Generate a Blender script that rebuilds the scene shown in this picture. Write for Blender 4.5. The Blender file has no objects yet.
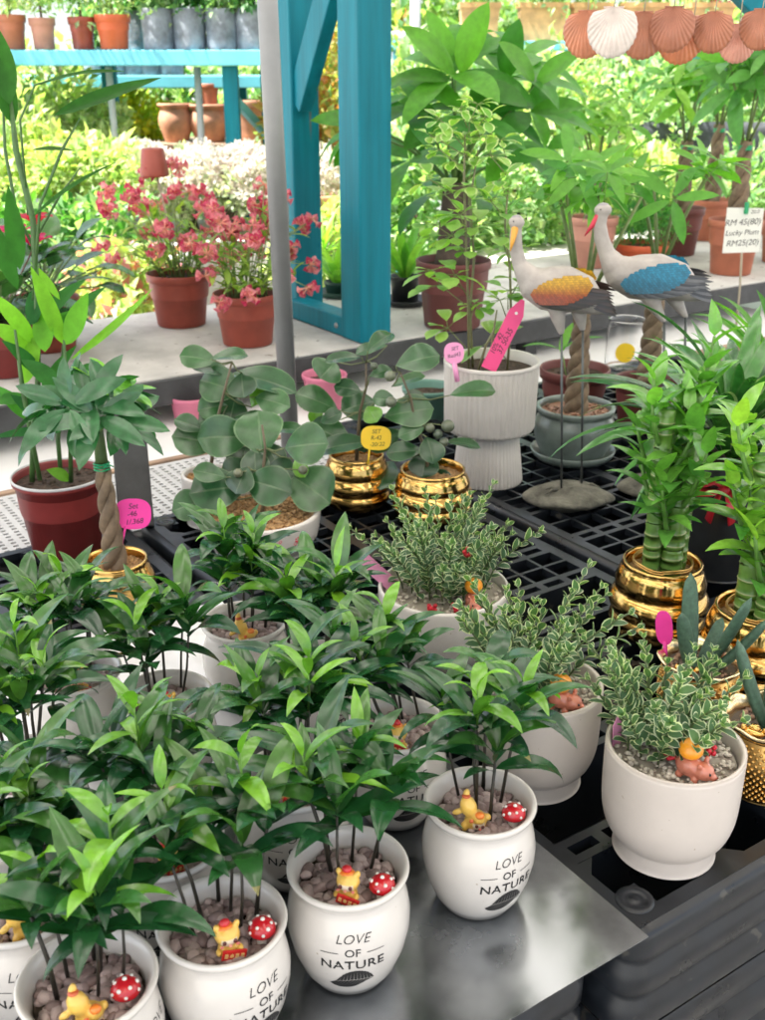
import bpy, bmesh, math, random
import numpy as np
from mathutils import Vector, Matrix, noise as mnoise
R = math.radians
V = Vector
PI = math.pi
scene = bpy.context.scene
C = scene.collection

# ------------------------------------------------------------------ camera frame
# World: x runs along the pallets' front edge, y runs away from it, z = 0 is the pallet deck.
FPX, PITCH, CAMH, YAW = 1075.0, R(22.5), 0.87, R(34)
KX, KY = 0.2721, 0.8886            # pallet corner seen from the camera's foot

def cam2w(x, y):
    x -= KX; y -= KY
    return (x*math.cos(YAW)+y*math.sin(YAW), -x*math.sin(YAW)+y*math.cos(YAW))

def ray(u, v):
    up = 510-v
    return (u-382.5, FPX*math.cos(PITCH)+up*math.sin(PITCH), -FPX*math.sin(PITCH)+up*math.cos(PITCH))

def at(u, v, z=0.0):
    dx, dy, dz = ray(u, v)
    t = (z-CAMH)/dz
    a, b = cam2w(dx*t, dy*t)
    return V((a, b, z))

def sc(u, v, z=0.0):               # metres per photo pixel there
    return (z-CAMH)/ray(u, v)[2]

def far(u, v, Y):                  # point at a distance Y in front of the camera
    dx, dy, dz = ray(u, v)
    t = Y/dy
    a, b = cam2w(dx*t, Y)
    return V((a, b, CAMH+dz*t))

def dist(p):                       # forward distance of a world point
    x = p.x*math.cos(YAW)-p.y*math.sin(YAW)+KX
    y = p.x*math.sin(YAW)+p.y*math.cos(YAW)+KY
    return y
RIGHT = V((math.cos(YAW), -math.sin(YAW), 0))
FWD = V((math.sin(YAW), math.cos(YAW), 0))
cx0, cy0 = cam2w(0, 0)
UP = V((0, 0, 1))
TOCAM = math.atan2(-FWD.y, -FWD.x)   # heading that faces the viewer

# ------------------------------------------------------------------ mesh builder
class MB:
    def __init__(s):
        s.v = []; s.f = []; s.m = []; s.c = []; s.s = []
    def add(s, vs, fs, mat=0, col=(1, 1, 1), smooth=True, cols=None):
        o = len(s.v)
        s.v.extend([tuple(p) for p in vs])
        for i, f in enumerate(fs):
            s.f.append(tuple(k+o for k in f)); s.m.append(mat)
            s.c.append(cols[i] if cols else col); s.s.append(smooth)
    def mesh(s, name, mats):
        me = bpy.data.meshes.new(name)
        me.from_pydata(s.v, [], s.f)
        n = len(s.f)
        if n:
            me.polygons.foreach_set('material_index', np.array(s.m, dtype=np.int32))
            me.polygons.foreach_set('use_smooth', np.array(s.s, dtype=bool))
            tot = np.zeros(n, dtype=np.int32); me.polygons.foreach_get('loop_total', tot)
            col = np.ones((n, 4), dtype=np.float32); col[:, :3] = np.array(s.c, dtype=np.float32)
            at_ = me.attributes.new('Col', 'FLOAT_COLOR', 'CORNER')
            at_.data.foreach_set('color', np.repeat(col, tot, axis=0).ravel())
        for m in (mats if isinstance(mats, (list, tuple)) else [mats]):
            me.materials.append(m)
        me.update()
        return me

def link(name, me, parent=None, loc=None):
    o = bpy.data.objects.new(name, me); C.objects.link(o)
    if parent: o.parent = parent
    if loc is not None: o.location = loc
    return o

def part(name, mb, mats, parent, label=None):
    o = link(name, mb.mesh(name, mats), parent)
    if label: o['label'] = label
    return o

def tag(o, label, cat, group=None):
    o['label'] = label; o['category'] = cat
    if group: o['group'] = group
    return o

def thing(name, label, cat, loc=(0, 0, 0), rz=0, group=None):
    o = bpy.data.objects.new(name, None); C.objects.link(o)
    o.empty_display_size = .05
    o.location = loc; o.rotation_euler = (0, 0, rz)
    return tag(o, label, cat, group)

def struct(name, mb, mats, kind='structure'):
    o = link(name, mb.mesh(name, mats)); o['kind'] = kind
    return o

def dup(root, loc, rz, label, group=None):
    r = root.copy(); C.objects.link(r); r.location = loc; r.rotation_euler = (0, 0, rz)
    r['label'] = label
    if group: r['group'] = group
    for ch in list(root.children):
        c = ch.copy(); C.objects.link(c); c.parent = r
        for g in ch.children:
            d = g.copy(); C.objects.link(d); d.parent = c
    return r

def baked(name, mb, mats, mods):
    """run modifiers on a mesh and return the resulting mesh"""
    o = link('tmp', mb.mesh(name, mats))
    for typ, kw in mods:
        m = o.modifiers.new(typ, typ)
        for k, val in kw.items(): setattr(m, k, val)
    dg = bpy.context.evaluated_depsgraph_get(); dg.update()
    me = bpy.data.meshes.new_from_object(o.evaluated_get(dg), depsgraph=dg)
    bpy.data.objects.remove(o)
    me.polygons.foreach_set('use_smooth', np.ones(len(me.polygons), dtype=bool))
    me.name = name
    return me

# ------------------------------------------------------------------ shapes
def lathe(mb, prof, seg=40, mat=0, col=(1, 1, 1), c=(0, 0, 0), rmod=None, mats=None, smooth=True):
    n = len(prof); vs = []; fs = []; ms = []
    for (r, z) in prof:
        for k in range(seg):
            a = 2*PI*k/seg
            rr = r*(rmod(a, z) if rmod else 1)
            vs.append((c[0]+rr*math.cos(a), c[1]+rr*math.sin(a), c[2]+z))
    for i in range(n-1):
        for k in range(seg):
            k2 = (k+1) % seg
            fs.append((i*seg+k, i*seg+k2, (i+1)*seg+k2, (i+1)*seg+k))
    mb.add(vs, fs, mat, col, smooth)

def frame(d):
    d = V(d).normalized()
    h = V((0, 0, 1)) if abs(d.z) < .95 else V((1, 0, 0))
    s = d.cross(h).normalized()
    return s, s.cross(d).normalized()

def tube(mb, pts, rad, seg=8, mat=0, col=(1, 1, 1), cap=True, ell=None, cols=None):
    pts = [V(p) for p in pts]; n = len(pts)
    if not isinstance(rad, (list, tuple)): rad = [rad]*n
    vs = []; fs = []; fc = []
    s0 = None
    for i, p in enumerate(pts):
        d = (pts[min(i+1, n-1)]-pts[max(i-1, 0)])
        if d.length < 1e-9: d = V((0, 0, 1))
        d.normalize()
        if s0 is None:
            s, u = frame(d)
        else:
            s = (s0-d*s0.dot(d)).normalized(); u = s.cross(d).normalized()
        s0 = s
        for k in range(seg):
            a = 2*PI*k/seg
            ra = rad[i]
            ex, ey = (ell[i] if ell else (1, 1))
            vs.append(p+s*(math.cos(a)*ra*ex)+u*(math.sin(a)*ra*ey))
    for i in range(n-1):
        for k in range(seg):
            k2 = (k+1) % seg
            fs.append((i*seg+k, i*seg+k2, (i+1)*seg+k2, (i+1)*seg+k)); fc.append(cols[i] if cols else col)
    if cap:
        fs.append(tuple(range(seg-1, -1, -1))); fc.append(cols[0] if cols else col)
        fs.append(tuple((n-1)*seg+k for k in range(seg))); fc.append(cols[-1] if cols else col)
    mb.add(vs, fs, mat, cols=fc)

def box(mb, x0, x1, y0, y1, z0, z1, mat=0, col=(1, 1, 1), bev=0.0, M=None):
    if bev <= 0:
        vs = [V((x, y, z)) for z in (z0, z1) for y in (y0, y1) for x in (x0, x1)]
        fs = [(0, 2, 3, 1), (4, 5, 7, 6), (0, 1, 5, 4), (2, 6, 7, 3), (0, 4, 6, 2), (1, 3, 7, 5)]
    else:
        b = bmesh.new()
        bmesh.ops.create_cube(b, size=1)
        for v in b.verts:
            v.co = V(((x0+x1)/2+v.co.x*(x1-x0), (y0+y1)/2+v.co.y*(y1-y0), (z0+z1)/2+v.co.z*(z1-z0)))
        bmesh.ops.bevel(b, geom=list(b.edges), offset=bev, segments=2, affect='EDGES', profile=.5)
        b.verts.index_update()
        vs = [v.co.copy() for v in b.verts]; fs = [tuple(v.index for v in f.verts) for f in b.faces]
        b.free()
    if M is not None: vs = [M @ v for v in vs]
    mb.add(vs, fs, mat, col, smooth=False)

def beam(mb, p, q, w, h, mat=0, col=(1, 1, 1), bev=.004):
    """rectangular beam from p to q; w sideways, h in the other direction"""
    p = V(p); q = V(q); d = q-p; L = d.length
    s, u = frame(d)
    M = Matrix(((s.x, d.x/L, u.x, p.x), (s.y, d.y/L, u.y, p.y), (s.z, d.z/L, u.z, p.z), (0, 0, 0, 1)))
    box(mb, -w/2, w/2, 0, L, -h/2, h/2, mat, col, bev, M)

_ico = None
def blob(mb, c, r, rot=None, mat=0, col=(1, 1, 1), jit=0.0, sub=2, rng=random):
    """ellipsoid with radii r, optionally lumpy"""
    global _ico
    if _ico is None: _ico = {}
    if sub not in _ico:
        b = bmesh.new(); bmesh.ops.create_icosphere(b, subdivisions=sub, radius=1)
        b.verts.index_update()
        _ico[sub] = ([v.co.copy() for v in b.verts], [tuple(v.index for v in f.verts) for f in b.faces]); b.free()
    vs, fs = _ico[sub]
    if not isinstance(r, (tuple, list)): r = (r, r, r)
    off = V((rng.random()*50, rng.random()*50, rng.random()*50)) if jit else None
    out = []
    for v in vs:
        k = 1+(jit*mnoise.noise(v*1.1+off) if jit else 0)
        p = V((v.x*r[0]*k, v.y*r[1]*k, v.z*r[2]*k))
        if rot is not None: p = rot @ p
        out.append(p+V(c))
    mb.add(out, fs, mat, col)

def disc(mb, r, z, seg=32, mat=0, col=(1, 1, 1), c=(0, 0)):
    vs = [(c[0], c[1], z)]+[(c[0]+r*math.cos(2*PI*k/seg), c[1]+r*math.sin(2*PI*k/seg), z) for k in range(seg)]
    mb.add(vs, [(0, 1+k, 1+(k+1) % seg) for k in range(seg)], mat, col)

# leaf outlines, 0..1 along the blade
def p_lance(t): return math.sin(PI*t**.85)**.8*(1-.25*t**4) if 0 < t < 1 else 0
def p_ovate(t): return (math.sin(PI*t**.62))**.8 if 0 < t < 1 else 0
def p_obov(t): return (math.sin(PI*t**1.35))**.62 if 0 < t < 1 else 0
def p_round(t): return math.sqrt(max(0, 1-(2*t-1)**2))**.95
def p_strap(t): return min(1, (t/.06)**.5 if t < .06 else 1)*(1-max(0, (t-.45)/.55)**2.2)
def p_ellip(t): return math.sin(PI*t**.95)**.75 if 0 < t < 1 else 0

def leaf(mb, p, d, n, L, W, curl=.6, prof=p_lance, seg=7, col=(1, 1, 1), edge=None, fold=.25, mat=0, twist=0, wav=0, ew=.62, cpow=1.3, mid=None, pleat=0, rib=None, tip=None):
    d = V(d).normalized(); n = V(n); n = n-d*n.dot(d)
    if n.length < 1e-4: n = frame(d)[1]
    n.normalize(); s0 = d.cross(n)
    p = V(p); rows = []; step = L/seg
    xs = (-1, -ew, -.5, -.045, .045, .5, ew, 1) if rib else (-1, -.66, -.33, 0, .33, .66, 1) if pleat else (-1, -ew, 0, ew, 1) if edge is not None else (-1, -.5, 0, .5, 1) if seg > 5 else (-1, 0, 1)
    vs = []
    for i in range(seg+1):
        t = i/seg
        a = curl*t**cpow
        dd = d*math.cos(a)-n*math.sin(a); nn = n*math.cos(a)+d*math.sin(a)
        s = s0
        if twist:
            tw = twist*t; s = s0*math.cos(tw)+nn*math.sin(tw); nn = nn*math.cos(tw)-s0*math.sin(tw)
        w = W*.5*prof(t)
        wz = wav*W*math.sin(t*9+W*1000) if wav else 0
        for xi, x in enumerate(xs):
            if pleat: wz = (pleat if xi % 2 else -pleat)*w if abs(x) < 1 else 0
            vs.append(p+s*(w*x)+nn*(abs(x)*w*fold-w*.18*x*x*fold+wz*x*abs(x)))
        p = p+dd*step
    m = len(xs); fs = []; cs = []
    for i in range(seg):
        for k in range(m-1):
            fs.append((i*m+k, i*m+k+1, (i+1)*m+k+1, (i+1)*m+k))
            outer = edge is not None and (k == 0 or k == m-2)
            cs.append(tip if tip and i >= seg-1 else edge if outer else rib if rib and k == 3 else col)
    mb.add(vs, fs, mat, cols=cs)

def leaf_pq(mb, p, q, W, sag=.2, n=None, **kw):
    """leaf blade from p to q, bowed upwards by sag"""
    p = V(p); q = V(q); ch = q-p; L = ch.length
    nn = V(n) if n is not None else V((0, 0, 1))
    dd = ch.normalized(); nn = (nn-dd*nn.dot(dd))
    if nn.length < 1e-4: nn = frame(dd)[1]
    nn.normalize()
    d0 = dd*math.cos(sag)+nn*math.sin(sag)
    leaf(mb, p, d0, nn, L*(1+sag*sag*.16), W, curl=2*sag, cpow=1.0, **kw)

def cloud(mb, cen, rad, n, L, W, rng, cols, up=.3, hollow=.55, mat=0, lo=-1.0):
    """many small folded leaves through an ellipsoid's volume (four triangles each)"""
    u = rng.normal(size=(n, 3)); u /= np.linalg.norm(u, axis=1)[:, None]
    u[:, 2] = np.where(u[:, 2] < lo, -u[:, 2], u[:, 2])
    rr = hollow+(1-hollow)*rng.random(n)**.7
    # lumpy outline
    ph = rng.random(6)*6.28
    lump = 1+.16*np.sin(u[:, 0]*5+ph[0])+.14*np.sin(u[:, 1]*6+ph[1])+.14*np.sin(u[:, 2]*7+ph[2])
    c = np.array(cen)+u*np.array(rad)*(rr*lump)[:, None]
    d = u+rng.normal(size=(n, 3))*.7; d[:, 2] += up; d /= np.linalg.norm(d, axis=1)[:, None]
    nr = rng.normal(size=(n, 3))*.6+u*.5; nr[:, 2] += .8
    nr -= d*np.sum(nr*d, axis=1)[:, None]; nr /= np.linalg.norm(nr, axis=1)[:, None]
    s = np.cross(d, nr)
    l = L*(.65+.6*rng.random(n))[:, None]; w = (W*.5*(.7+.6*rng.random(n)))[:, None]
    b = c; tip = c+d*l-nr*l*.15; m = c+d*l*.5+nr*l*.06; lf = m+s*w+nr*w*.3; rt = m-s*w+nr*w*.3
    vs = np.stack([b, lf, m, rt, tip], axis=1).reshape(-1, 3)
    o = len(mb.v)
    mb.v.extend(map(tuple, vs.tolist()))
    ci = rng.integers(0, len(cols), n)
    br = .75+.5*rng.random(n)
    for i in range(n):
        k = o+5*i; cc = tuple(x*br[i] for x in cols[ci[i]])
        mb.f.extend([(k, k+1, k+2), (k, k+2, k+3), (k+1, k+4, k+2), (k+2, k+4, k+3)])
        mb.m.extend([mat]*4); mb.c.extend([cc]*4); mb.s.extend([True]*4)

def text_mesh(body, size, shear=0.0, space=1.0, bold=0.0, line=1.0):
    cu = bpy.data.curves.new('t', 'FONT')
    cu.body = body; cu.size = size; cu.shear = shear; cu.space_character = space
    cu.align_x = 'CENTER'; cu.align_y = 'CENTER'; cu.offset = bold; cu.resolution_u = 3; cu.space_line = line
    o = bpy.data.objects.new('t', cu); C.objects.link(o)
    dg = bpy.context.evaluated_depsgraph_get(); dg.update()
    me = bpy.data.meshes.new_from_object(o.evaluated_get(dg), depsgraph=dg)
    vs = [v.co.copy() for v in me.vertices]; fs = [tuple(p.vertices) for p in me.polygons]
    bpy.data.objects.remove(o); bpy.data.meshes.remove(me); bpy.data.curves.remove(cu)
    return vs, fs

# ------------------------------------------------------------------ materials
def mat(name, color=(.5, .5, .5), rough=.5, metal=0.0, noise=None, bump=None, attr=False, transl=0.0, coat=0.0, spec=.5, rnoise=0.0, tcol=None, color2=None, stretch=None, speck=None):
    m = bpy.data.materials.new(name); m.use_nodes = True
    nt = m.node_tree; N = nt.nodes; Lk = nt.links
    b = N['Principled BSDF']; out = N['Material Output']
    b.inputs['Roughness'].default_value = rough; b.inputs['Metallic'].default_value = metal
    b.inputs['Specular IOR Level'].default_value = spec
    b.inputs['Coat Weight'].default_value = coat; b.inputs['Coat Roughness'].default_value = .08
    tc = N.new('ShaderNodeTexCoord')
    vec = tc.outputs['Object']
    if stretch:
        mp = N.new('ShaderNodeMapping'); mp.inputs['Scale'].default_value = stretch; Lk.new(vec, mp.inputs['Vector']); vec = mp.outputs[0]
    src = None
    if attr:
        a = N.new('ShaderNodeAttribute'); a.attribute_name = 'Col'; src = a.outputs['Color']
        mx = N.new('ShaderNodeMix'); mx.data_type = 'RGBA'; mx.blend_type = 'MULTIPLY'; mx.inputs[0].default_value = 1
        Lk.new(src, mx.inputs[6]); mx.inputs[7].default_value = (*color, 1); src = mx.outputs[2]
    if noise:
        scl, amt = noise[0], noise[1]
        nz = N.new('ShaderNodeTexNoise'); nz.inputs['Scale'].default_value = scl; nz.inputs['Detail'].default_value = 5
        nz.inputs['Roughness'].default_value = .6
        Lk.new(vec, nz.inputs['Vector'])
        cr = N.new('ShaderNodeMapRange'); cr.inputs[1].default_value = .3; cr.inputs[2].default_value = .7
        cr.inputs[3].default_value = 1-amt; cr.inputs[4].default_value = 1+amt
        Lk.new(nz.outputs['Fac'], cr.inputs[0])
        if color2:
            m2 = N.new('ShaderNodeMix'); m2.data_type = 'RGBA'
            cr.inputs[3].default_value = 0; cr.inputs[4].default_value = 1
            Lk.new(cr.outputs[0], m2.inputs[0]); m2.inputs[6].default_value = (*color, 1); m2.inputs[7].default_value = (*color2, 1)
            src = m2.outputs[2]
        else:
            mx = N.new('ShaderNodeMix'); mx.data_type = 'RGBA'; mx.blend_type = 'MULTIPLY'; mx.inputs[0].default_value = 1
            if src is None: mx.inputs[6].default_value = (*color, 1)
            else: Lk.new(src, mx.inputs[6])
            Lk.new(cr.outputs[0], mx.inputs[7]); src = mx.outputs[2]
        if rnoise:
            r2 = N.new('ShaderNodeMapRange'); r2.inputs[1].default_value = .3; r2.inputs[2].default_value = .7
            r2.inputs[3].default_value = max(.02, rough-rnoise); r2.inputs[4].default_value = min(1, rough+rnoise)
            Lk.new(nz.outputs['Fac'], r2.inputs[0]); Lk.new(r2.outputs[0], b.inputs['Roughness'])
    if speck:
        n3 = N.new('ShaderNodeTexNoise'); n3.inputs['Scale'].default_value = speck[0]; n3.inputs['Detail'].default_value = 2
        Lk.new(vec, n3.inputs['Vector'])
        mr = N.new('ShaderNodeMapRange'); mr.inputs[1].default_value = speck[1]; mr.inputs[2].default_value = speck[1]+.04
        Lk.new(n3.outputs['Fac'], mr.inputs[0])
        m3 = N.new('ShaderNodeMix'); m3.data_type = 'RGBA'; Lk.new(mr.outputs[0], m3.inputs[0])
        if src is None: m3.inputs[6].default_value = (*color, 1)
        else: Lk.new(src, m3.inputs[6])
        m3.inputs[7].default_value = (*speck[2], 1); src = m3.outputs[2]
    if src is None: b.inputs['Base Color'].default_value = (*color, 1)
    else: Lk.new(src, b.inputs['Base Color'])
    if bump:
        n2 = N.new('ShaderNodeTexNoise'); n2.inputs['Scale'].default_value = bump[0]; n2.inputs['Detail'].default_value = 4
        Lk.new(vec, n2.inputs['Vector'])
        bp = N.new('ShaderNodeBump'); bp.inputs['Strength'].default_value = bump[1]; bp.inputs['Distance'].default_value = bump[2] if len(bump) > 2 else .004
        Lk.new(n2.outputs['Fac'], bp.inputs['Height']); Lk.new(bp.outputs[0], b.inputs['Normal'])
    if transl:
        tr = N.new('ShaderNodeBsdfTranslucent'); ms = N.new('ShaderNodeMixShader'); ms.inputs[0].default_value = transl
        tm = N.new('ShaderNodeMix'); tm.data_type = 'RGBA'; tm.blend_type = 'MULTIPLY'; tm.inputs[0].default_value = 1
        if src is None: tm.inputs[6].default_value = (*color, 1)
        else: Lk.new(src, tm.inputs[6])
        tm.inputs[7].default_value = (*(tcol or (1.6, 1.7, .7)), 1)
        Lk.new(tm.outputs[2], tr.inputs['Color'])
        Lk.new(b.outputs[0], ms.inputs[1]); Lk.new(tr.outputs[0], ms.inputs[2]); Lk.new(ms.outputs[0], out.inputs['Surface'])
    return m

M = {}
M['leaf'] = mat('glossy_leaf', (1, 1, 1), .25, attr=True, noise=(60, .25), transl=.2, spec=.75, tcol=(1.5, 1.9, .6))
M['leaf_matt'] = mat('matt_leaf', (1, 1, 1), .55, attr=True, noise=(40, .2), transl=.38, spec=.15, tcol=(1.6, 1.9, .6))
M['leaf_soft'] = mat('soft_leaf', (1, 1, 1), .45, attr=True, noise=(40, .2), transl=.42, tcol=(1.6, 1.8, .6))
M['leaf_waxy'] = mat('waxy_leaf', (1, 1, 1), .27, attr=True, noise=(38, .28), transl=.12, spec=.7, tcol=(1.3, 1.6, .7))
M['petal'] = mat('petal', (1, 1, 1), .5, attr=True, noise=(80, .2), transl=.45, tcol=(1.3, 1.1, 1.1))
M['stem_dark'] = mat('dark_stem', (.02, .018, .012), .5, noise=(90, .4))
M['stem'] = mat('green_stem', (1, 1, 1), .5, attr=True, noise=(50, .25))
M['bark'] = mat('braided_bark', (.17, .12, .075), .75, noise=(35, .45), bump=(60, .6, .004))
M['bark_dark'] = mat('dark_bark', (.085, .06, .045), .8, noise=(25, .45), bump=(50, .6, .005))
M['cer_white'] = mat('white_glazed_ceramic', (.655, .622, .585), .2, noise=(9, .045), coat=.3, speck=(95, .735, (.42, .36, .28)))
M['cer_cream'] = mat('cream_matt_ceramic', (.56, .505, .46), .36, noise=(14, .06), bump=(120, .06, .001), speck=(110, .73, (.36, .29, .22)))
M['cer_flute'] = mat('fluted_white_ceramic', (.66, .62, .58), .5, noise=(14, .05))
M['ink'] = mat('black_ink', (.012, .012, .013), .5)
M['gold'] = mat('gold_plating', (.66, .41, .13), .15, 1.0, noise=(30, .12), rnoise=.07, bump=(45, .12, .002))
M['gold_dull'] = mat('gold_weave', (.70, .44, .15), .3, 1.0, noise=(60, .3))
M['gold_pale'] = mat('pale_gold_rim', (.85, .68, .42), .22, 1.0, noise=(30, .15))
M['redpot'] = mat('dark_red_plastic', (.205, .028, .026), .42, noise=(18, .15))
M['rustpot'] = mat('rust_red_plastic', (.30, .058, .036), .45, noise=(14, .2))
M['terra'] = mat('terracotta_plastic', (.42, .135, .075), .55, noise=(12, .18))
M['terra_pale'] = mat('pale_terracotta', (.52, .24, .18), .65, noise=(9, .2))
M['orange'] = mat('orange_plastic', (.62, .12, .045), .5, noise=(10, .15))
M['clay'] = mat('fired_clay', (.50, .24, .15), .8, noise=(16, .3), bump=(40, .3))
M['brownpot'] = mat('brown_plastic', (.15, .042, .036), .5, noise=(12, .15))
M['greypot'] = mat('grey_green_glaze', (.15, .185, .165), .28, noise=(20, .35), coat=.3)
M['blackpot'] = mat('black_plastic_pot', (.018, .019, .02), .32, noise=(20, .3))
M['pinkpot'] = mat('pink_plastic', (.62, .18, .28), .5, noise=(12, .1))
M['tealpot'] = mat('teal_green_plastic', (.13, .27, .22), .5, noise=(12, .1))
M['soil'] = mat('potting_soil', (.055, .036, .024), .95, noise=(90, .7), bump=(140, 1, .006))
M['bone'] = mat('tan_grit', (.42, .25, .11), .85, noise=(160, .5), bump=(220, 1, .004))
M['pebble'] = mat('pebbles', (1, 1, 1), .5, attr=True, noise=(70, .25))
M['pallet'] = mat('black_pallet_plastic', (.009, .0115, .0155), .36, noise=(14, .55), rnoise=.14, bump=(90, .08, .001), speck=(38, .68, (.05, .048, .043)))
M['sheet'] = mat('galvanised_sheet', (.27, .285, .30), .20, .92, noise=(6, .55), rnoise=.12, bump=(9, .05, .003))
M['paper'] = mat('white_plastic_film', (.74, .74, .75), .45, noise=(10, .06), transl=.1, tcol=(1, 1, 1))
M['slab'] = mat('pale_concrete', (.47, .455, .43), .8, noise=(5, .28), bump=(60, .25, .002), speck=(36, .69, (.20, .175, .15)))
M['slab_edge'] = mat('dark_painted_edge', (.045, .046, .048), .6, noise=(20, .3))
M['whiteboard'] = mat('white_laminate', (.72, .72, .72), .5, noise=(5, .06))
M['wood'] = mat('raw_plank', (.33, .22, .15), .75, noise=(12, .3))
M['blue'] = mat('teal_paint', (.002, .165, .225), .5, noise=(22, .22), bump=(60, .35, .003), stretch=(1, 1, .07), spec=.25, speck=(26, .71, (.10, .13, .13)))
M['blue_light'] = mat('light_blue_paint', (.14, .50, .62), .45, noise=(9, .1))
M['steel'] = mat('grey_steel_pole', (.25, .255, .26), .38, .35, noise=(12, .1))
M['stone'] = mat('rough_stone', (.13, .125, .10), .9, noise=(30, .5), bump=(40, 1, .01))
M['crane_white'] = mat('crane_white_paint', (.36, .33, .305), .5, noise=(25, .2), bump=(80, .15, .002))
M['paint'] = mat('painted_resin', (1, 1, 1), .3, attr=True, noise=(40, .1), coat=.3)
M['red_gloss'] = mat('red_gloss', (.55, .012, .022), .2, noise=(30, .1), coat=.4)
M['white_dot'] = mat('white_paint_spots', (.8, .78, .74), .4)
M['pink_tag'] = mat('neon_pink_card', (.95, .06, .42), .5, noise=(20, .05), transl=.15, tcol=(1, .8, .9))
M['rose_tag'] = mat('rose_pink_plastic', (.80, .07, .24), .45, noise=(20, .05))
M['lilac_tag'] = mat('lilac_pink_plastic', (.85, .33, .58), .45)
M['yellow_tag'] = mat('yellow_card', (.92, .62, .03), .5, noise=(20, .05))
M['white_tag'] = mat('white_paper_note', (.80, .80, .74), .7, noise=(30, .04))
M['shell_in'] = mat('scallop_brown', (1, 1, 1), .28, attr=True, noise=(20, .25), transl=.12, tcol=(1.4, 1, .8))
M['string'] = mat('hemp_string', (.35, .3, .22), .8)
M['wire'] = mat('wire', (.1, .11, .11), .4, .6)
M['berry'] = mat('red_berry', (.55, .012, .03), .35, noise=(60, .3))
M['grit_white'] = mat('white_grit', (1, 1, 1), .7, attr=True)
M['glass'] = mat('clear_glass', (1, 1, 1), .03)
_g = M['glass'].node_tree.nodes['Principled BSDF']; _g.inputs['Transmission Weight'].default_value = 1; _g.inputs['IOR'].default_value = 1.45
M['bag'] = mat('grey_grow_bag', (.19, .21, .245), .42, noise=(14, .5), bump=(25, .8, .01))
M['floor'] = mat('concrete_floor', (.42, .41, .39), .85, noise=(2.5, .2), bump=(20, .2))
M['roof'] = mat('dimming_roofing', (.17, .16, .145), .4, transl=.7, tcol=(1, 1, 1))  # dark warm tint set to deepen contrast and warm the light below
M['roof_strip'] = mat('highlight_roofing', (.92, .88, .82), .4, transl=.85, tcol=(1, 1, 1))  # bright unseen strips, added so glossy things get streak highlights
M['tie'] = mat('green_wire_tie', (.01, .33, .13), .4)
M['tarp'] = mat('dark_shade_cloth', (.035, .042, .05), .6, noise=(6, .5), bump=(9, .6, .03))
M['wallpaint'] = mat('pale_wall_paint', (.66, .68, .70), .8, noise=(3, .06))
M['palegrey'] = mat('pale_grey_plastic', (.5, .5, .5), .5, noise=(8, .1))
M['ribbon'] = mat('red_satin', (.55, .02, .03), .4, noise=(30, .15))

DARK, MID, YOUNG = (.008, .050, .020), (.017, .100, .024), (.17, .40, .025)
def lerp(a, b, t): return tuple(x+(y-x)*t for x, y in zip(a, b))
# ================================================================== SETTING
rng = np.random.default_rng(5); random.seed(5)
mb = MB(); mb.add([(-60, -60, -.75), (60, -60, -.75), (60, 60, -.75), (-60, 60, -.75)], [(0, 1, 2, 3)], smooth=False)
struct('ground', mb, M['floor'])

# translucent canopy over the stall (outside the frame, but it makes the shade)
rf = thing('canopy_roof', 'translucent corrugated canopy roof above the plant tables', 'roof', (0, 0, 0))
mb = MB(); nx = 180
x0r, x1r, y0r, y1r = -3.6, 5.8, -3.0, 3.3
vs = []; fs = []
for i in range(nx+1):
    x = x0r+(x1r-x0r)*i/nx; z = 1.82+.012*math.sin(i*PI/2)
    vs += [(x, y0r, z+.25), (x, y1r, z)]
for i in range(nx): fs.append((2*i, 2*i+2, 2*i+3, 2*i+1))
o_ = len(mb.v); mb.add(vs, fs)
for i in range(nx): mb.m[i] = 1 if (i*(x1r-x0r)/nx) % 1.15 < .36 else 0      # bright strips added to the dimmer unseen roof for streaky highlights
part('roof_sheet', mb, [M['roof'], M['roof_strip']], rf)

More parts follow.
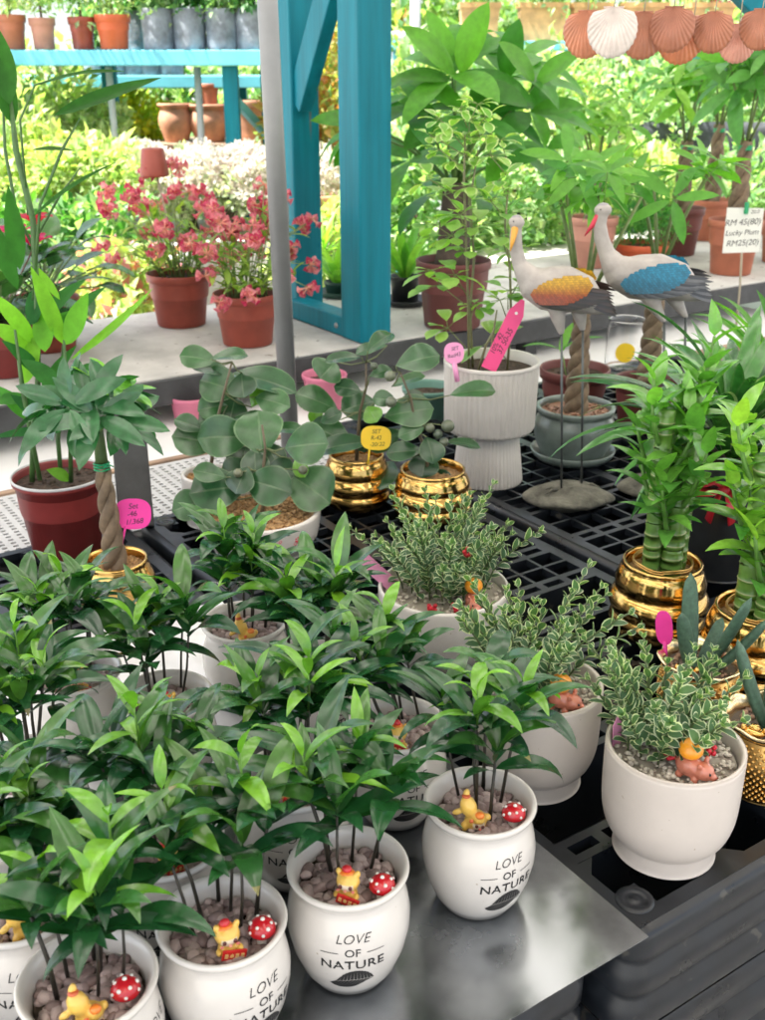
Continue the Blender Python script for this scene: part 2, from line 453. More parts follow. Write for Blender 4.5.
# pallets -----------------------------------------------------------------
def grid_deck(mb, bars, z0, z1, mat_=0):
    """union of axis-aligned bars as one plate with holes: no overlapping faces"""
    xs = sorted({round(b[0], 4) for b in bars} | {round(b[1], 4) for b in bars})
    ys = sorted({round(b[2], 4) for b in bars} | {round(b[3], 4) for b in bars})
    occ = np.zeros((len(xs)-1, len(ys)-1), bool)
    xa = np.array(xs); ya = np.array(ys)
    xc = (xa[1:]+xa[:-1])/2; yc = (ya[1:]+ya[:-1])/2
    for b in bars:
        occ |= ((xc > b[0]) & (xc < b[1]))[:, None] & ((yc > b[2]) & (yc < b[3]))[None, :]
    vs = []; fs = []; ids = {}
    def vid(i, j, k):
        key = (i, j, k)
        if key not in ids: ids[key] = len(vs); vs.append((xs[i], ys[j], (z0, z1)[k]))
        return ids[key]
    for i in range(len(xs)-1):
        for j in range(len(ys)-1):
            if not occ[i, j]: continue
            fs.append((vid(i, j, 1), vid(i+1, j, 1), vid(i+1, j+1, 1), vid(i, j+1, 1)))
            fs.append((vid(i, j, 0), vid(i, j+1, 0), vid(i+1, j+1, 0), vid(i+1, j, 0)))
            if i == 0 or not occ[i-1, j]: fs.append((vid(i, j, 0), vid(i, j, 1), vid(i, j+1, 1), vid(i, j+1, 0)))
            if i == len(xs)-2 or not occ[i+1, j]: fs.append((vid(i+1, j, 0), vid(i+1, j+1, 0), vid(i+1, j+1, 1), vid(i+1, j, 1)))
            if j == 0 or not occ[i, j-1]: fs.append((vid(i, j, 0), vid(i+1, j, 0), vid(i+1, j, 1), vid(i, j, 1)))
            if j == len(ys)-2 or not occ[i, j+1]: fs.append((vid(i, j+1, 0), vid(i, j+1, 1), vid(i+1, j+1, 1), vid(i+1, j+1, 0)))
    mb.add(vs, fs, mat_, smooth=False)

def slot_rib(bars, x0, x1, y0, y1, pitch=.055):
    """a wide rib along x pierced by a row of oblong slots"""
    w = y1-y0; t = w*.3
    bars += [(x0, x1, y0, y0+t), (x0, x1, y1-t, y1)]
    n = max(1, int((x1-x0)/pitch)); p = (x1-x0)/n
    for k in range(n+1): bars.append((max(x0, x0+k*p-.008), min(x1, x0+k*p+.008), y0, y1))

def lattice(bars, x0, x1, y0, y1, px=.058, py=.05, w=.0065):
    n = max(1, round((x1-x0)/px)); m = max(1, round((y1-y0)/py))
    for k in range(1, n): x = x0+(x1-x0)*k/n; bars.append((x-w/2, x+w/2, y0, y1))
    for k in range(1, m): y = y0+(y1-y0)*k/m; bars.append((x0, x1, y-w/2, y+w/2))

def rounded_rect(x0, x1, y0, y1, r, k=6):
    pts = []
    for cx, cy, a0 in ((x1-r, y0+r, -90), (x1-r, y1-r, 0), (x0+r, y1-r, 90), (x0+r, y0+r, 180)):
        for i in range(k+1):
            a = R(a0+90*i/k); pts.append((cx+r*math.cos(a), cy+r*math.sin(a), math.cos(a), math.sin(a)))
    return pts

def pallet(name, label, x0, x1, y0, y1, bands, z0=-.155, group='black plastic pallets under the pots'):
    """bands: list of (y0, y1, kind) across the depth"""
    t = thing(name, label, 'pallet', (x0, y0, 0), 0, group)
    W, D = x1-x0, y1-y0
    bars = [(.012, W-.012, .012, .030), (.012, W-.012, D-.030, D-.012), (.012, .034, .012, D-.012), (W-.034, W-.012, .012, D-.012)]
    nxr = max(1, round(W/.30))
    xr = [W*k/nxr for k in range(1, nxr)]
    deep = []
    for (a, b, kind) in bands:
        if kind == 'rib':
            slot_rib(bars, .034, W-.034, a, b); deep.append((a, b))
        elif kind == 'lat':
            lattice(bars, .034, W-.034, a, b)
        elif kind == 'big':
            n = max(1, round((W-.068)/.155))
            for k in range(1, n): x = .034+(W-.068)*k/n; bars.append((x-.017, x+.017, a, b))
        elif kind == 'long':
            n = max(1, round((W-.068)/.3))
            for k in range(1, n): x = .034+(W-.068)*k/n; bars.append((x-.012, x+.012, a, b))
    for x in xr: bars.append((x-.011, x+.011, .03, D-.03))
    mb = MB(); grid_deck(mb, bars, -.014, 0)
    # chamfered corners in the big holes
    for (a, b, kind) in bands:
        if kind != 'big': continue
        n = max(1, round((W-.068)/.155))
        for k in range(n):
            xa = .034+(W-.068)*k/n+(.017 if k else 0); xb = .034+(W-.068)*(k+1)/n-(.017 if k < n-1 else 0); c = .024
            for (px_, py_, sx, sy) in ((xa, a, 1, 1), (xb, a, -1, 1), (xb, b, -1, -1), (xa, b, 1, -1)):
                e = .0015
                q = [(px_-sx*e, py_-sy*e), (px_+sx*c, py_-sy*e), (px_-sx*e, py_+sy*c)]
                mb.add([(q[i][0], q[i][1], zz) for zz in (-.012, -.0006) for i in range(3)],
                       [(3, 4, 5) if sx*sy > 0 else (3, 5, 4), (1, 2, 5, 4)], smooth=False)
    part('deck', mb, M['pallet'], t)
    # deep webs below the ribs
    mb = MB()
    for (a, b) in deep:
        box(mb, .03, W-.03, a+.001, a+.006, z0+.02, -.0145); box(mb, .03, W-.03, b-.006, b-.001, z0+.02, -.0145)
    for x in xr:
        prev = .03
        for (a, b) in deep+[(D-.03, D)]:
            if a-prev > .02:
                box(mb, x-.004, x+.004, prev+.002, a-.002, z0+.02, -.0145)
            prev = b
    box(mb, .02, W-.02, .02, D-.02, z0, z0+.018)
    part('web', mb, M['pallet'], t)
    # ridged skirt
    mb = MB(); prof = [(.012, -.0008), (.004, -.004), (0, -.012), (0, -.040), (.006, -.047), (.006, -.056), (0, -.063), (0, -.092), (.006, -.099), (.006, -.108), (0, -.115), (0, -.146), (.005, -.155)]
    ring = rounded_rect(0, W, 0, D, .034)
    vs = []; fs = []; n = len(ring)
    for (ins, z) in prof:
        for (x, y, nx_, ny_) in ring: vs.append((x-nx_*ins, y-ny_*ins, z))
    # inner lip so the skirt meets the deck
    for (x, y, nx_, ny_) in ring: vs.insert(0, (0, 0, 0)) if False else None
    for i in range(len(prof)-1):
        for k in range(n):
            k2 = (k+1) % n; fs.append((i*n+k, (i+1)*n+k, (i+1)*n+k2, i*n+k2))
    mb.add(vs, fs)
    # top lip from the skirt inwards, a hair below the deck's top
    vs = [(x-nx_*.012, y-ny_*.012, -.0008) for (x, y, nx_, ny_) in ring]+[(x-nx_*.030, y-ny_*.030, -.0008) for (x, y, nx_, ny_) in ring]
    mb.add(vs, [(k, (k+1) % n, n+(k+1) % n, n+k) for k in range(n)])
    part('skirt', mb, M['pallet'], t)
    # screw bosses
    for (bx, by) in ((.045, .045), (W-.045, .045), (.045, D-.045), (W-.045, D-.045)):
        mb = MB()
        lathe(mb, [(.022, -.013), (.022, .0012), (.014, .0018), (.013, .0006), (.006, .0006), (.005, .002), (.0001, .002)], 20, c=(bx, by, 0))
        box(mb, bx-.021, bx+.021, by-.021, by+.021, -.013, -.0012); box(mb, bx-.011, bx+.011, min(by, D/2 if by < D/2 else D)-(.034 if by < D/2 else -.021), by-.0215 if by < D/2 else by+.034, -.0128, -.0014)
        part('boss', mb, M['pallet'], t)
    return t

def bands_for(D):
    return [(.030, .125, 'big'), (.125, .165, 'rib'), (.165, .285, 'long'), (.285, .325, 'rib'), (.325, .455, 'lat'), (.455, .495, 'rib'),
            (.495, .565, 'long'), (.565, .605, 'rib'), (.605, .675, 'long'), (.675, .715, 'rib'), (.715, .80, 'lat'), (.80, .84, 'rib'),
            (.84, .96, 'lat'), (.96, 1.0, 'rib'), (1.0, D-.16, 'lat'), (D-.16, D-.12, 'rib'), (D-.12, D-.03, 'big')]
pallet('plastic_pallet', 'black plastic pallet whose rounded front corner shows beside the metal sheet', 0, .635, 0, 1.40, bands_for(1.40))
pallet('plastic_pallet', 'black plastic pallet under the white pots, mostly covered by the metal sheet', -1.32, -.022, .03, 1.40, bands_for(1.37))
pallet('plastic_pallet', 'black plastic pallet under the gold bamboo pots, stone feet and crane statues', .66, 2.0, 0, 1.73, bands_for(1.73))
# the stacks of crates that carry the pallets
for (x0, x1, y0, y1, lb) in ((0, .635, 0, 1.4, 'black crate base under the pallet with the rounded corner'),
                             (-1.32, -.022, .03, 1.4, 'black crate base under the sheet-covered pallet'),
                             (.66, 2.0, 0, 1.73, 'black crate base under the pallet of the gold pots')):
    mb = MB(); ring = rounded_rect(x0+.004, x1-.004, y0+.004, y1-.004, .034); n = len(ring); vs = []; fs = []
    prof = []
    z = -.156
    while z > -.745:
        prof += [(.005, z), (0, z-.006), (0, z-.045), (.006, z-.052), (.006, z-.062), (0, z-.069), (0, z-.11), (.005, z-.117)]; z -= .1185
    prof = [(i, max(z, -.749)) for (i, z) in prof]
    for (ins, z) in prof:
        for (x, y, nx_, ny_) in ring: vs.append((x-nx_*ins, y-ny_*ins, z))
    for i in range(len(prof)-1):
        for k in range(n):
            k2 = (k+1) % n; fs.append((i*n+k, (i+1)*n+k, (i+1)*n+k2, i*n+k2))
    mb.add(vs, fs); mb.add([(x, y, -.157) for (x, y, _, _) in ring], [tuple(range(n))], smooth=False)
    tag(link('plastic_crate', mb.mesh('plastic_crate', M['pallet'])), lb, 'crate', 'crate bases under the pallets')

# galvanised sheet with a slightly lifted, bent corner
mb = MB(); vs = []; fs = []; nx_, ny_ = 40, 30
X0, X1, Y0, Y1 = -1.06, .012, -.006, .56
for j in range(ny_+1):
    for i in range(nx_+1):
        u, w = i/nx_, j/ny_
        x = X0+(X1-X0)*u; y = Y0+(Y1-Y0)*w
        lift = .0016*math.sin(7*x+3*y)+.0015*math.sin(11*y-4*x)
        if x < -.03: pass
        vs.append((x, y, .0062+lift))
nt_ = len(vs)
vs += [(x, y, z-.0012) for (x, y, z) in vs]
for j in range(ny_):
    for i in range(nx_):
        a = j*(nx_+1)+i; fs.append((a, a+1, a+nx_+2, a+nx_+1)); fs.append((nt_+a, nt_+a+nx_+1, nt_+a+nx_+2, nt_+a+1))
for i in range(nx_):
    fs.append((i, nt_+i, nt_+i+1, i+1))
    a = ny_*(nx_+1)+i; fs.append((a, a+1, nt_+a+1, nt_+a))
for j in range(ny_):
    a = j*(nx_+1); fs.append((a, a+nx_+1, nt_+a+nx_+1, nt_+a)); a += nx_; fs.append((a, nt_+a, nt_+a+nx_+1, a+nx_+1))
mb.add(vs, fs, smooth=False)
tag(link('metal_sheet', mb.mesh('metal_sheet', M['sheet'])), 'dull grey galvanised metal sheet laid over the pallet below the white printed pots', 'metal sheet')

# crumpled white film under the rear white pots
mb = MB(); vs = []; fs = []; nx_, ny_ = 90, 60
X0, X1, Y0, Y1 = -.74, -.015, .575, .985
for j in range(ny_+1):
    for i in range(nx_+1):
        x = X0+(X1-X0)*i/nx_; y = Y0+(Y1-Y0)*j/ny_
        p = V((x*9, y*9, 1.3)); r1 = abs(mnoise.noise(p)); r2 = abs(mnoise.noise(p*2.6+V((7, 3, 1))))
        z = .004+.014*max(0, .45-r1)+.008*max(0, .4-r2)
        ex = .014*math.sin(y*31)+.010*math.sin(x*23)
        vs.append((x+ex*.5, y+ex, z))
for j in range(ny_):
    for i in range(nx_):
        a = j*(nx_+1)+i; fs.append((a, a+1, a+nx_+2, a+nx_+1))
mb.add(vs, fs)
tag(link('plastic_film', mb.mesh('plastic_film', M['paper'])), 'crumpled white plastic film spread under the rearmost white pots', 'plastic sheet')

# pale perforated grille between pallets and low table
mb = MB(); bars = [(0, 2.6, 0, .012), (0, 2.6, .338, .35), (0, .012, 0, .35), (2.588, 2.6, 0, .35)]
for k in range(1, 116): bars.append((k*.0225-.006, k*.0225+.006, 0, .35))
for k in range(1, 20): bars.append((0, 2.6, k*.0178-.0045, k*.0178+.0045))
grid_deck(mb, bars, -.004, 0)
o = tag(link('perforated_panel', mb.mesh('perforated_panel', M['palegrey'])), 'pale perforated panel lying between the black pallets and the low white table', 'panel'); o.location = (-1.95, 1.412, -.03)
mb = MB(); box(mb, -1.95, .65, 1.415, 1.76, -.75, -.05)
tag(link('support_box', mb.mesh('support_box', M['palegrey'])), 'pale grey support box under the perforated panel', 'box')

# low white table with a bare wooden front edge
t = thing('low_table', 'low white table with a bare wooden front edge below the concrete bench', 'table', (0, 0, 0))
mb = MB(); box(mb, -1.6, 2.9, 1.795, 2.70, -.045, -.03); part('tabletop', mb, M['whiteboard'], t)
mb = MB(); box(mb, -1.6, 2.9, 1.772, 1.793, -.075, -.027, bev=.003); part('edge_board', mb, M['wood'], t)
for x in (-1.4, .6, 2.6):
    for y in (1.80, 2.5):
        mb = MB(); box(mb, x-.03, x+.03, y, y+.06, -.75, -.046); part('leg', mb, M['slab_edge'], t)

# concrete bench
t = thing('concrete_bench', 'long pale concrete bench with a dark front edge carrying the flower pots', 'bench', (0, 0, 0))
mb = MB(); box(mb, -1.7, 4.6, 2.05, 2.84, .035, .10, bev=.004); box(mb, 2.2, 4.6, 2.842, 3.25, .035, .0985, bev=.004); part('slab', mb, M['slab'], t)
mb = MB(); box(mb, -1.7, 4.6, 2.032, 2.048, .026, .096, bev=.003); part('edge_strip', mb, M['slab_edge'], t)
for x in (-1.5, -.2, 1.75, 3.0, 4.4):
    mb = MB(); box(mb, x-.03, x+.03, 2.72, 2.78, -.75, .034); part('leg', mb, M['slab_edge'], t)
for x in (1.66, 4.4):
    mb = MB(); box(mb, x-.025, x+.025, 2.06, 2.11, -.028, .034); part('foot', mb, M['slab_edge'], t)

# blue post frame standing on the bench
t = thing('post_frame', 'teal blue painted timber frame of two posts with a bottom rail and a diagonal brace', 'frame', (1.03, 2.1, .1))
pf = at(370, 345, .1); 
def P_(x, y, z): return V((x-1.03, y-2.1, z-.1))
fx, fy = pf.x+.035, 2.115
mb = MB(); box(mb, fx-.055-1.03, fx+.055-1.03, fy-.055-2.1, fy+.055-2.1, .001, 1.70, bev=.006); part('post', mb, M['blue'], t)
bx, by = fx+.035, 2.555
mb = MB(); box(mb, bx-.05-1.03, bx+.05-1.03, by-.05-2.1, by+.05-2.1, .001, 1.66, bev=.006); part('post', mb, M['blue'], t)
mb = MB(); box(mb, fx-.05-1.03, fx+.02-1.03, fy+.057-2.1, by-.052-2.1, .002, .062, bev=.004); part('rail', mb, M['blue'], t)
mb = MB(); beam(mb, (fx+.02-1.03, by-.04-2.1, .66), (fx-1.03, fy+.04-2.1, 1.18), .045, .09); part('brace', mb, M['blue'], t)
mb = MB(); beam(mb, (fx-1.03, fy-2.1+.1, 1.70), (fx+4.2-1.03, fy-2.1+.1, 1.70), .09, .09); part('roof_beam', mb, M['blue'], t)
mb = MB()
for (bz) in (.03,):
    lathe(mb, [(.0001, .004), (.008, .003), (.009, 0)], 12)
    for q in range(len(mb.v)):
        x, y, z = mb.v[q]; mb.v[q] = (fx-.0505-1.03-z, fy+.09-2.1+x, bz+y)
part('bolt', mb, M['steel'], t)

# steel pole
pp = at(291, 462, 0)
mb = MB(); lathe(mb, [(.001, -.03), (.021, -.03), (.021, 1.78), (.001, 1.78)], 28, smooth=True)
o = tag(link('steel_pole', mb.mesh('steel_pole', M['steel'])), 'round grey steel pole rising behind the round leaved fig plants', 'pole'); o.location = (pp.x, pp.y, 0); o.rotation_euler = Matrix.Rotation(R(-.9), 3, FWD).to_euler()

# black post behind the money tree
mb = MB(); a = at(137, 528, 0); b = far(126, 400, dist(a)+.14)
beam(mb, a, b, .07, .02, bev=.003)
tag(link('table_leg', mb.mesh('table_leg', M['slab_edge'])), 'slanting flat black leg standing behind the braided money tree', 'table leg')
# ================================================================== WHITE PRINTED POTS WITH PALMS
LOVE = [(.0005, 0), (.037, 0), (.0405, .002), (.0490, .016), (.0570, .038), (.0618, .062), (.0622, .078), (.0595, .094), (.0552, .107), (.0528, .113),
        (.0535, .117), (.0565, .122), (.0600, .1255), (.0612, .1285), (.0603, .1312), (.0580, .1318), (.0555, .130), (.0515, .124), (.0490, .114), (.0480, .106), (.0470, .10)]
def prof_r(prof, z):
    for (r0, z0), (r1, z1) in zip(prof[1:12], prof[2:12]):
        if z0 <= z <= z1: return r0+(r1-r0)*(z-z0)/max(1e-6, z1-z0)
    return .06
mb = MB(); lathe(mb, LOVE, 56); LOVE_ME = mb.mesh('pot', M['cer_white'])

def wrapped(mb, vs, fs, dx, dz, prof):
    out = []
    for v in vs:
        z = v.y+dz; r = prof_r(prof, z)
        a = (v.x+dx)/r
        out.append(((r+.0004)*math.cos(a), (r+.0004)*math.sin(a), z))
    mb.add(out, fs, smooth=False)

mb = MB()
for (txt, size, sh, sp, bold, z) in (('LOVE', .0140, .28, 1.0, -.0001, .0915), ('OF', .0125, 0, 1.0, .0001, .0765), ('NATURE', .0158, 0, 1.08, .00022, .0610)):
    vs, fs = text_mesh(txt, size, sh, sp, bold); wrapped(mb, vs, fs, 0, z, LOVE)
for s in (-1, 1):
    vs = []; fs = []
    for k in range(9):
        x = s*(.014+.018*k/8); vs += [V((x, .0004, 0)), V((x, -.0004, 0))]
    fs = [(2*k, 2*k+1, 2*k+3, 2*k+2) for k in range(8)]
    wrapped(mb, vs, fs, 0, .0765, LOVE)
# striped leaf emblem: ribs fan out from the midrib inside an almond outline
for half in (-1, 1):
    for k in range(11):
        vs = []; m = 7
        xa = -.019+.038*k/11; xb = xa+.0029
        for j in range(m):
            f = j/(m-1)
            for x0 in (xa, xb):
                xs = x0+half*.004*f*1.2-.007*f*(.2+k/11)
                top = .0135*math.sqrt(max(0, 1-(x0/.0205)**2))
                vs.append(V((xs+.003, half*(.0004+top*f)+.0015*math.sin(k*.3), 0)))
        fs = [(2*j, 2*j+1, 2*j+3, 2*j+2) for j in range(m-1)]
        wrapped(mb, vs, fs, 0, .0375, LOVE)
PRINT_ME = mb.mesh('print', M['ink'])

def pebbles(n, r, z, size, cols, rngs, jit=.55, sub=2, hole=None):
    mb = MB()
    for k in range(n):
        a = rngs.random()*2*PI; q = r*math.sqrt(rngs.random())
        s = size*(.7+.65*rngs.random())
        rot = Matrix.Rotation(rngs.random()*6, 3, 'Z') @ Matrix.Rotation(rngs.uniform(-.5, .5), 3, 'X')
        c = lerp(cols[0], cols[1], rngs.random()**1.3)
        blob(mb, (q*math.cos(a), q*math.sin(a), z+rngs.random()*size*.9-(q/r)**2*size*.5), (s, s*.78, s*.62), rot, 0, c, jit, sub, rngs)
    disc(mb, r+.003, z-size*.3, 28, 1)
    return mb
_gr = random.Random(3)
GRAVEL_ME = [pebbles(190, .0445, .1105, .0066, ((.17, .115, .11), (.48, .38, .365)), _gr, .3).mesh('gravel', [M['pebble'], M['soil']]) for _ in range(3)]

def palm(t, seed, nst=7, zbase=.108, spread=1.0, tall=1.0, young=2, front=0.0, bias=None):
    fr_ = V((math.cos(front), math.sin(front), 0))
    g = random.Random(seed)
    st = MB(); lf = MB()
    a0 = g.random()*6
    for k in range(nst):
        a = a0+k*2.4+g.uniform(-.3, .3); q = .033*math.sqrt((k+.6)/nst)
        # keep clear of the figurines in front
        p = V((q*math.cos(a), q*math.sin(a), zbase))-fr_*.013
        lean = V((math.cos(a), math.sin(a), 0))*g.uniform(.06, .22)
        if bias: lean = lean+bias
        h = g.uniform(.085, .125)*tall
        top = p+V((0, 0, h))+lean*h
        midp = p.lerp(top, .5)+V((g.uniform(-.003, .003), g.uniform(-.003, .003), 0))
        r = g.uniform(.0014, .0022)
        tube(st, [p, midp, top], [r*1.15, r, r*.8], 7)
        ax = (top-midp).normalized()
        nl = g.randint(7, 9); ph = g.random()*6
        for i in range(nl):
            f = i/(nl-1)
            az = ph+i*2.39+g.uniform(-.25, .25)
            el = R(0+60*f+g.uniform(-10, 10))
            if f < .45 and math.cos(az-front) > .35: el += R(26)
            d = V((math.cos(az)*math.cos(el), math.sin(az)*math.cos(el), math.sin(el)))
            d = (d+ax*.15).normalized()
            b = top+ax*(.028*(f-.5))
            L = g.uniform(.074, .110)*(1-.25*abs(f-.45))*spread; W = L*g.uniform(.225, .30)
            c = lerp(DARK, MID, g.random()); c = lerp(c, YOUNG, max(0, f-.5)*.75*g.random())
            leaf(lf, b, d, V((0, 0, 1)), L, W, curl=g.uniform(.6, 1.7), prof=p_lance, seg=10, col=c, fold=g.uniform(.12, .35), twist=g.uniform(-.4, .4), pleat=.06, cpow=1.5, tip=(.16, .15, .05) if g.random() < .05 else None)
        if k < young:
            hh = g.uniform(.035, .06)*tall
            tp2 = top+V((lean.x*.03, lean.y*.03, hh))
            tube(st, [top, top.lerp(tp2, .5)+V((.002, .001, 0)), tp2], [.0013, .0011, .0008], 6, 1, (.10, .24, .03))
            for i in range(5):
                az = ph+i*2.2; f = i/4; el = R(20+55*f)
                d = V((math.cos(az)*math.cos(el), math.sin(az)*math.cos(el), math.sin(el)))
                L = g.uniform(.055, .09)*(1-.35*f)
                c = lerp(YOUNG, MID, g.random()*.5)
                leaf(lf, top.lerp(tp2, .35+.65*f), d, V((0, 0, 1)), L, L*g.uniform(.2, .28), curl=g.uniform(.7, 1.9), prof=p_lance, seg=8, col=c, fold=.25, twist=g.uniform(-.6, .6))
    part('stems', st, [M['stem_dark'], M['stem']], t)
    part('foliage', lf, M['leaf'], t)

# figurines ----------------------------------------------------------------
YEL, YEL2, CRM = (.78, .50, .10), (.80, .58, .22), (.80, .68, .52)
def chick(kind):
    """small glazed yellow figurine; returns list of (name, mesh) parts, sub-parts"""
    out = []
    mb = MB(); S = .001
    def b_(c, r, rot=None): blob(mb, [q*S for q in c], [q*S for q in r], rot, 0, YEL)
    if kind == 'sign':
        b_((0, 0, 6), (6.5, 7.2, 7)); b_((0, 0, 17.5), (7.6, 8.4, 7.4)); b_((2.5, -5, 1.5), (3.6, 2.8, 2.4)); b_((2.5, 5, 1.5), (3.6, 2.8, 2.4))
        b_((-.5, -6.5, 24), (2, 2.2, 2.9)); b_((-.5, 6.5, 24), (2, 2.2, 2.9)); b_((4.5, -7, 9), (3.2, 2, 2)); b_((4.5, 7, 9), (3.2, 2, 2)); b_((-7, 0, 4), (3.4, 2, 2))
    else:
        b_((0, 0, 7), (8, 8.6, 8)); b_((1, -5.5, 19), (6, 6.4, 9.5), Matrix.Rotation(R(18), 3, 'X')); b_((0, -7.5, 29), (2.4, 2.8, 5), Matrix.Rotation(R(-12), 3, 'X'))
        b_((1.5, -13.5, 14), (2.4, 4.2, 2.5), Matrix.Rotation(R(25), 3, 'X')); b_((4.5, 2.5, 12), (5, 5.2, 5)); b_((3.5, -8, 3), (3.2, 3, 4.5)); b_((0, 8.5, 10), (3, 3, 3)); b_((4.5, 5, 2.5), (3.5, 3, 2.6))
    me = baked('body', mb, [M['paint']], [('REMESH', dict(mode='VOXEL', voxel_size=.0009)), ('SMOOTH', dict(factor=.5, iterations=4))])
    # the remesh drops colours: write the glaze colours by position
    n = len(me.loops); col = np.ones((n, 4), np.float32); vi = np.zeros(n, np.int32); me.loops.foreach_get('vertex_index', vi)
    P = np.array([v.co[:] for v in me.vertices])/S
    cc = np.tile(np.array(YEL), (len(P), 1))
    if kind == 'sign':
        face = (P[:, 0] > 4.5) & (np.abs(P[:, 1]) < 5.2) & (P[:, 2] > 11.5) & (P[:, 2] < 18.5); cc[face] = CRM
    else:
        face = (P[:, 0] > 4.5) & (np.abs(P[:, 1]-3) < 4.5) & (P[:, 2] > 2.5) & (P[:, 2] < 9); cc[face] = CRM
    col[:, :3] = cc[vi]
    a = me.attributes.get('Col') or me.attributes.new('Col', 'FLOAT_COLOR', 'CORNER')
    a.data.foreach_set('color', col.ravel())
    out.append(('body', me))
    def sub(name, fn, m_):
        q = MB(); fn(q); out.append((name, q.mesh(name, m_)))
    RD, OR, BK = (.55, .02, .03), (.80, .22, .03), (.10, .02, .015)
    if kind == 'sign':
        Rm = Matrix.Rotation(R(-14), 4, 'X')
        def sign(q):
            box(q, .0072, .0088, -.0078, .0078, .0040, .0112, 0, (.62, .02, .02), .0004, Matrix.Translation((0, 0, 0)) @ Rm)
            for k, y in enumerate((-.0052, -.0017, .0017, .0052)):   # four little gilt characters
                for (dy, dz, w_, h_) in ((0, .0012, .0022, .0005), (0, -.0012, .0024, .0005), (0, 0, .0005, .0032), (-.0008, .0002, .0005, .0016), (.0009, -.0003, .0005, .0016), (0, .0004, .0018, .0004)):
                    if (k+int(dy*1e4)) % 3 == 1: dz = dz*.6
                    box(q, .0088, .0091+.00003*abs(dz)*1e3, y+dy-w_/2, y+dy+w_/2, .0076+dz-h_/2, .0076+dz+h_/2, 0, (.85, .62, .25), 0, Rm)
        sub('sign', sign, M['paint'])
        def crest(q):
            blob(q, (-.001, -.001, .0262), (.003, .0036, .0026), None, 0, RD); blob(q, (-.001, -.001, .0235), (.0046, .0056, .0016), None, 0, OR)
        sub('crest', crest, M['paint'])
        def eyes(q):
            for y in (-.0034, .0034):
                blob(q, (.0069, y, .0172), (.0010, .0014, .0016), None, 0, BK); blob(q, (.0066, y*1.5, .0143), (.0010, .0013, .0009), None, 0, (.75, .2, .16))
            blob(q, (.0078, 0, .0150), (.0010, .0012, .0009), None, 0, (.75, .28, .2))
        sub('face', eyes, M['paint'])
    else:
        sub('crest', lambda q: (blob(q, (.0062, .003, .0155), (.0034, .0036, .0028), None, 0, OR), blob(q, (.0015, -.0074, .0285), (.0030, .0034, .0014), None, 0, (.55, .10, .03))), M['paint'])
        def eyes(q):
            for y in (.001, .0055): blob(q, (.0078, y, .0068), (.0009, .0012, .0014), None, 0, BK)
            blob(q, (.0083, .0033, .0048), (.001, .0011, .0008), None, 0, (.75, .2, .16)); blob(q, (.0076, -.003, .011), (.0012, .0017, .0017), None, 0, (.72, .16, .05))
        sub('face', eyes, M['paint'])
    return out
CHICK = {k: chick(k) for k in ('sign', 'dance')}
def put_chick(kind, loc, rz, label):
    t = thing('figurine', label, 'figurine', loc, rz, 'yellow figurines in the white pots')
    t.scale = (1.45,)*3
    for (n, me) in CHICK[kind]: link(n, me, t)
    return t

def make_mushroom():
    cap = MB(); lathe(cap, [(.0001, .0245), (.004, .0240), (.008, .0220), (.0108, .0185), (.0118, .0148), (.0110, .0128), (.006, .0128), (.0001, .0132)], 28)
    stem = MB(); lathe(stem, [(.0048, -.004), (.0052, .002), (.0042, .008), (.0044, .0135)], 16)
    sp = MB()
    for (az, el, r) in ((0, 85, .0019), (.3, 45, .0017), (1.5, 50, .0016), (2.6, 42, .0018), (3.7, 50, .0016), (4.8, 40, .0018), (5.6, 48, .0015), (.9, 20, .0015), (-.35, 20, .0014), (2.1, 18, .0015), (3.2, 18, .0014), (4.3, 20, .0015)):
        e = R(el); q = (.0117*math.cos(e)*math.cos(az), .0117*math.cos(e)*math.sin(az), .0136+.0108*math.sin(e))
        blob(sp, q, r, sub=2)
    return cap.mesh('cap', M['red_gloss']), stem.mesh('stalk', M['white_dot']), sp.mesh('spots', M['white_dot'])
MUSH = make_mushroom()
def put_mushroom(loc, rz, label):
    t = thing('toy_mushroom', label, 'toy mushroom', loc, rz, 'red toy mushrooms in the white pots')
    t.scale = (1.12,)*3
    c_ = link('cap', MUSH[0], t); link('stalk', MUSH[1], t); link('spots', MUSH[2], c_)

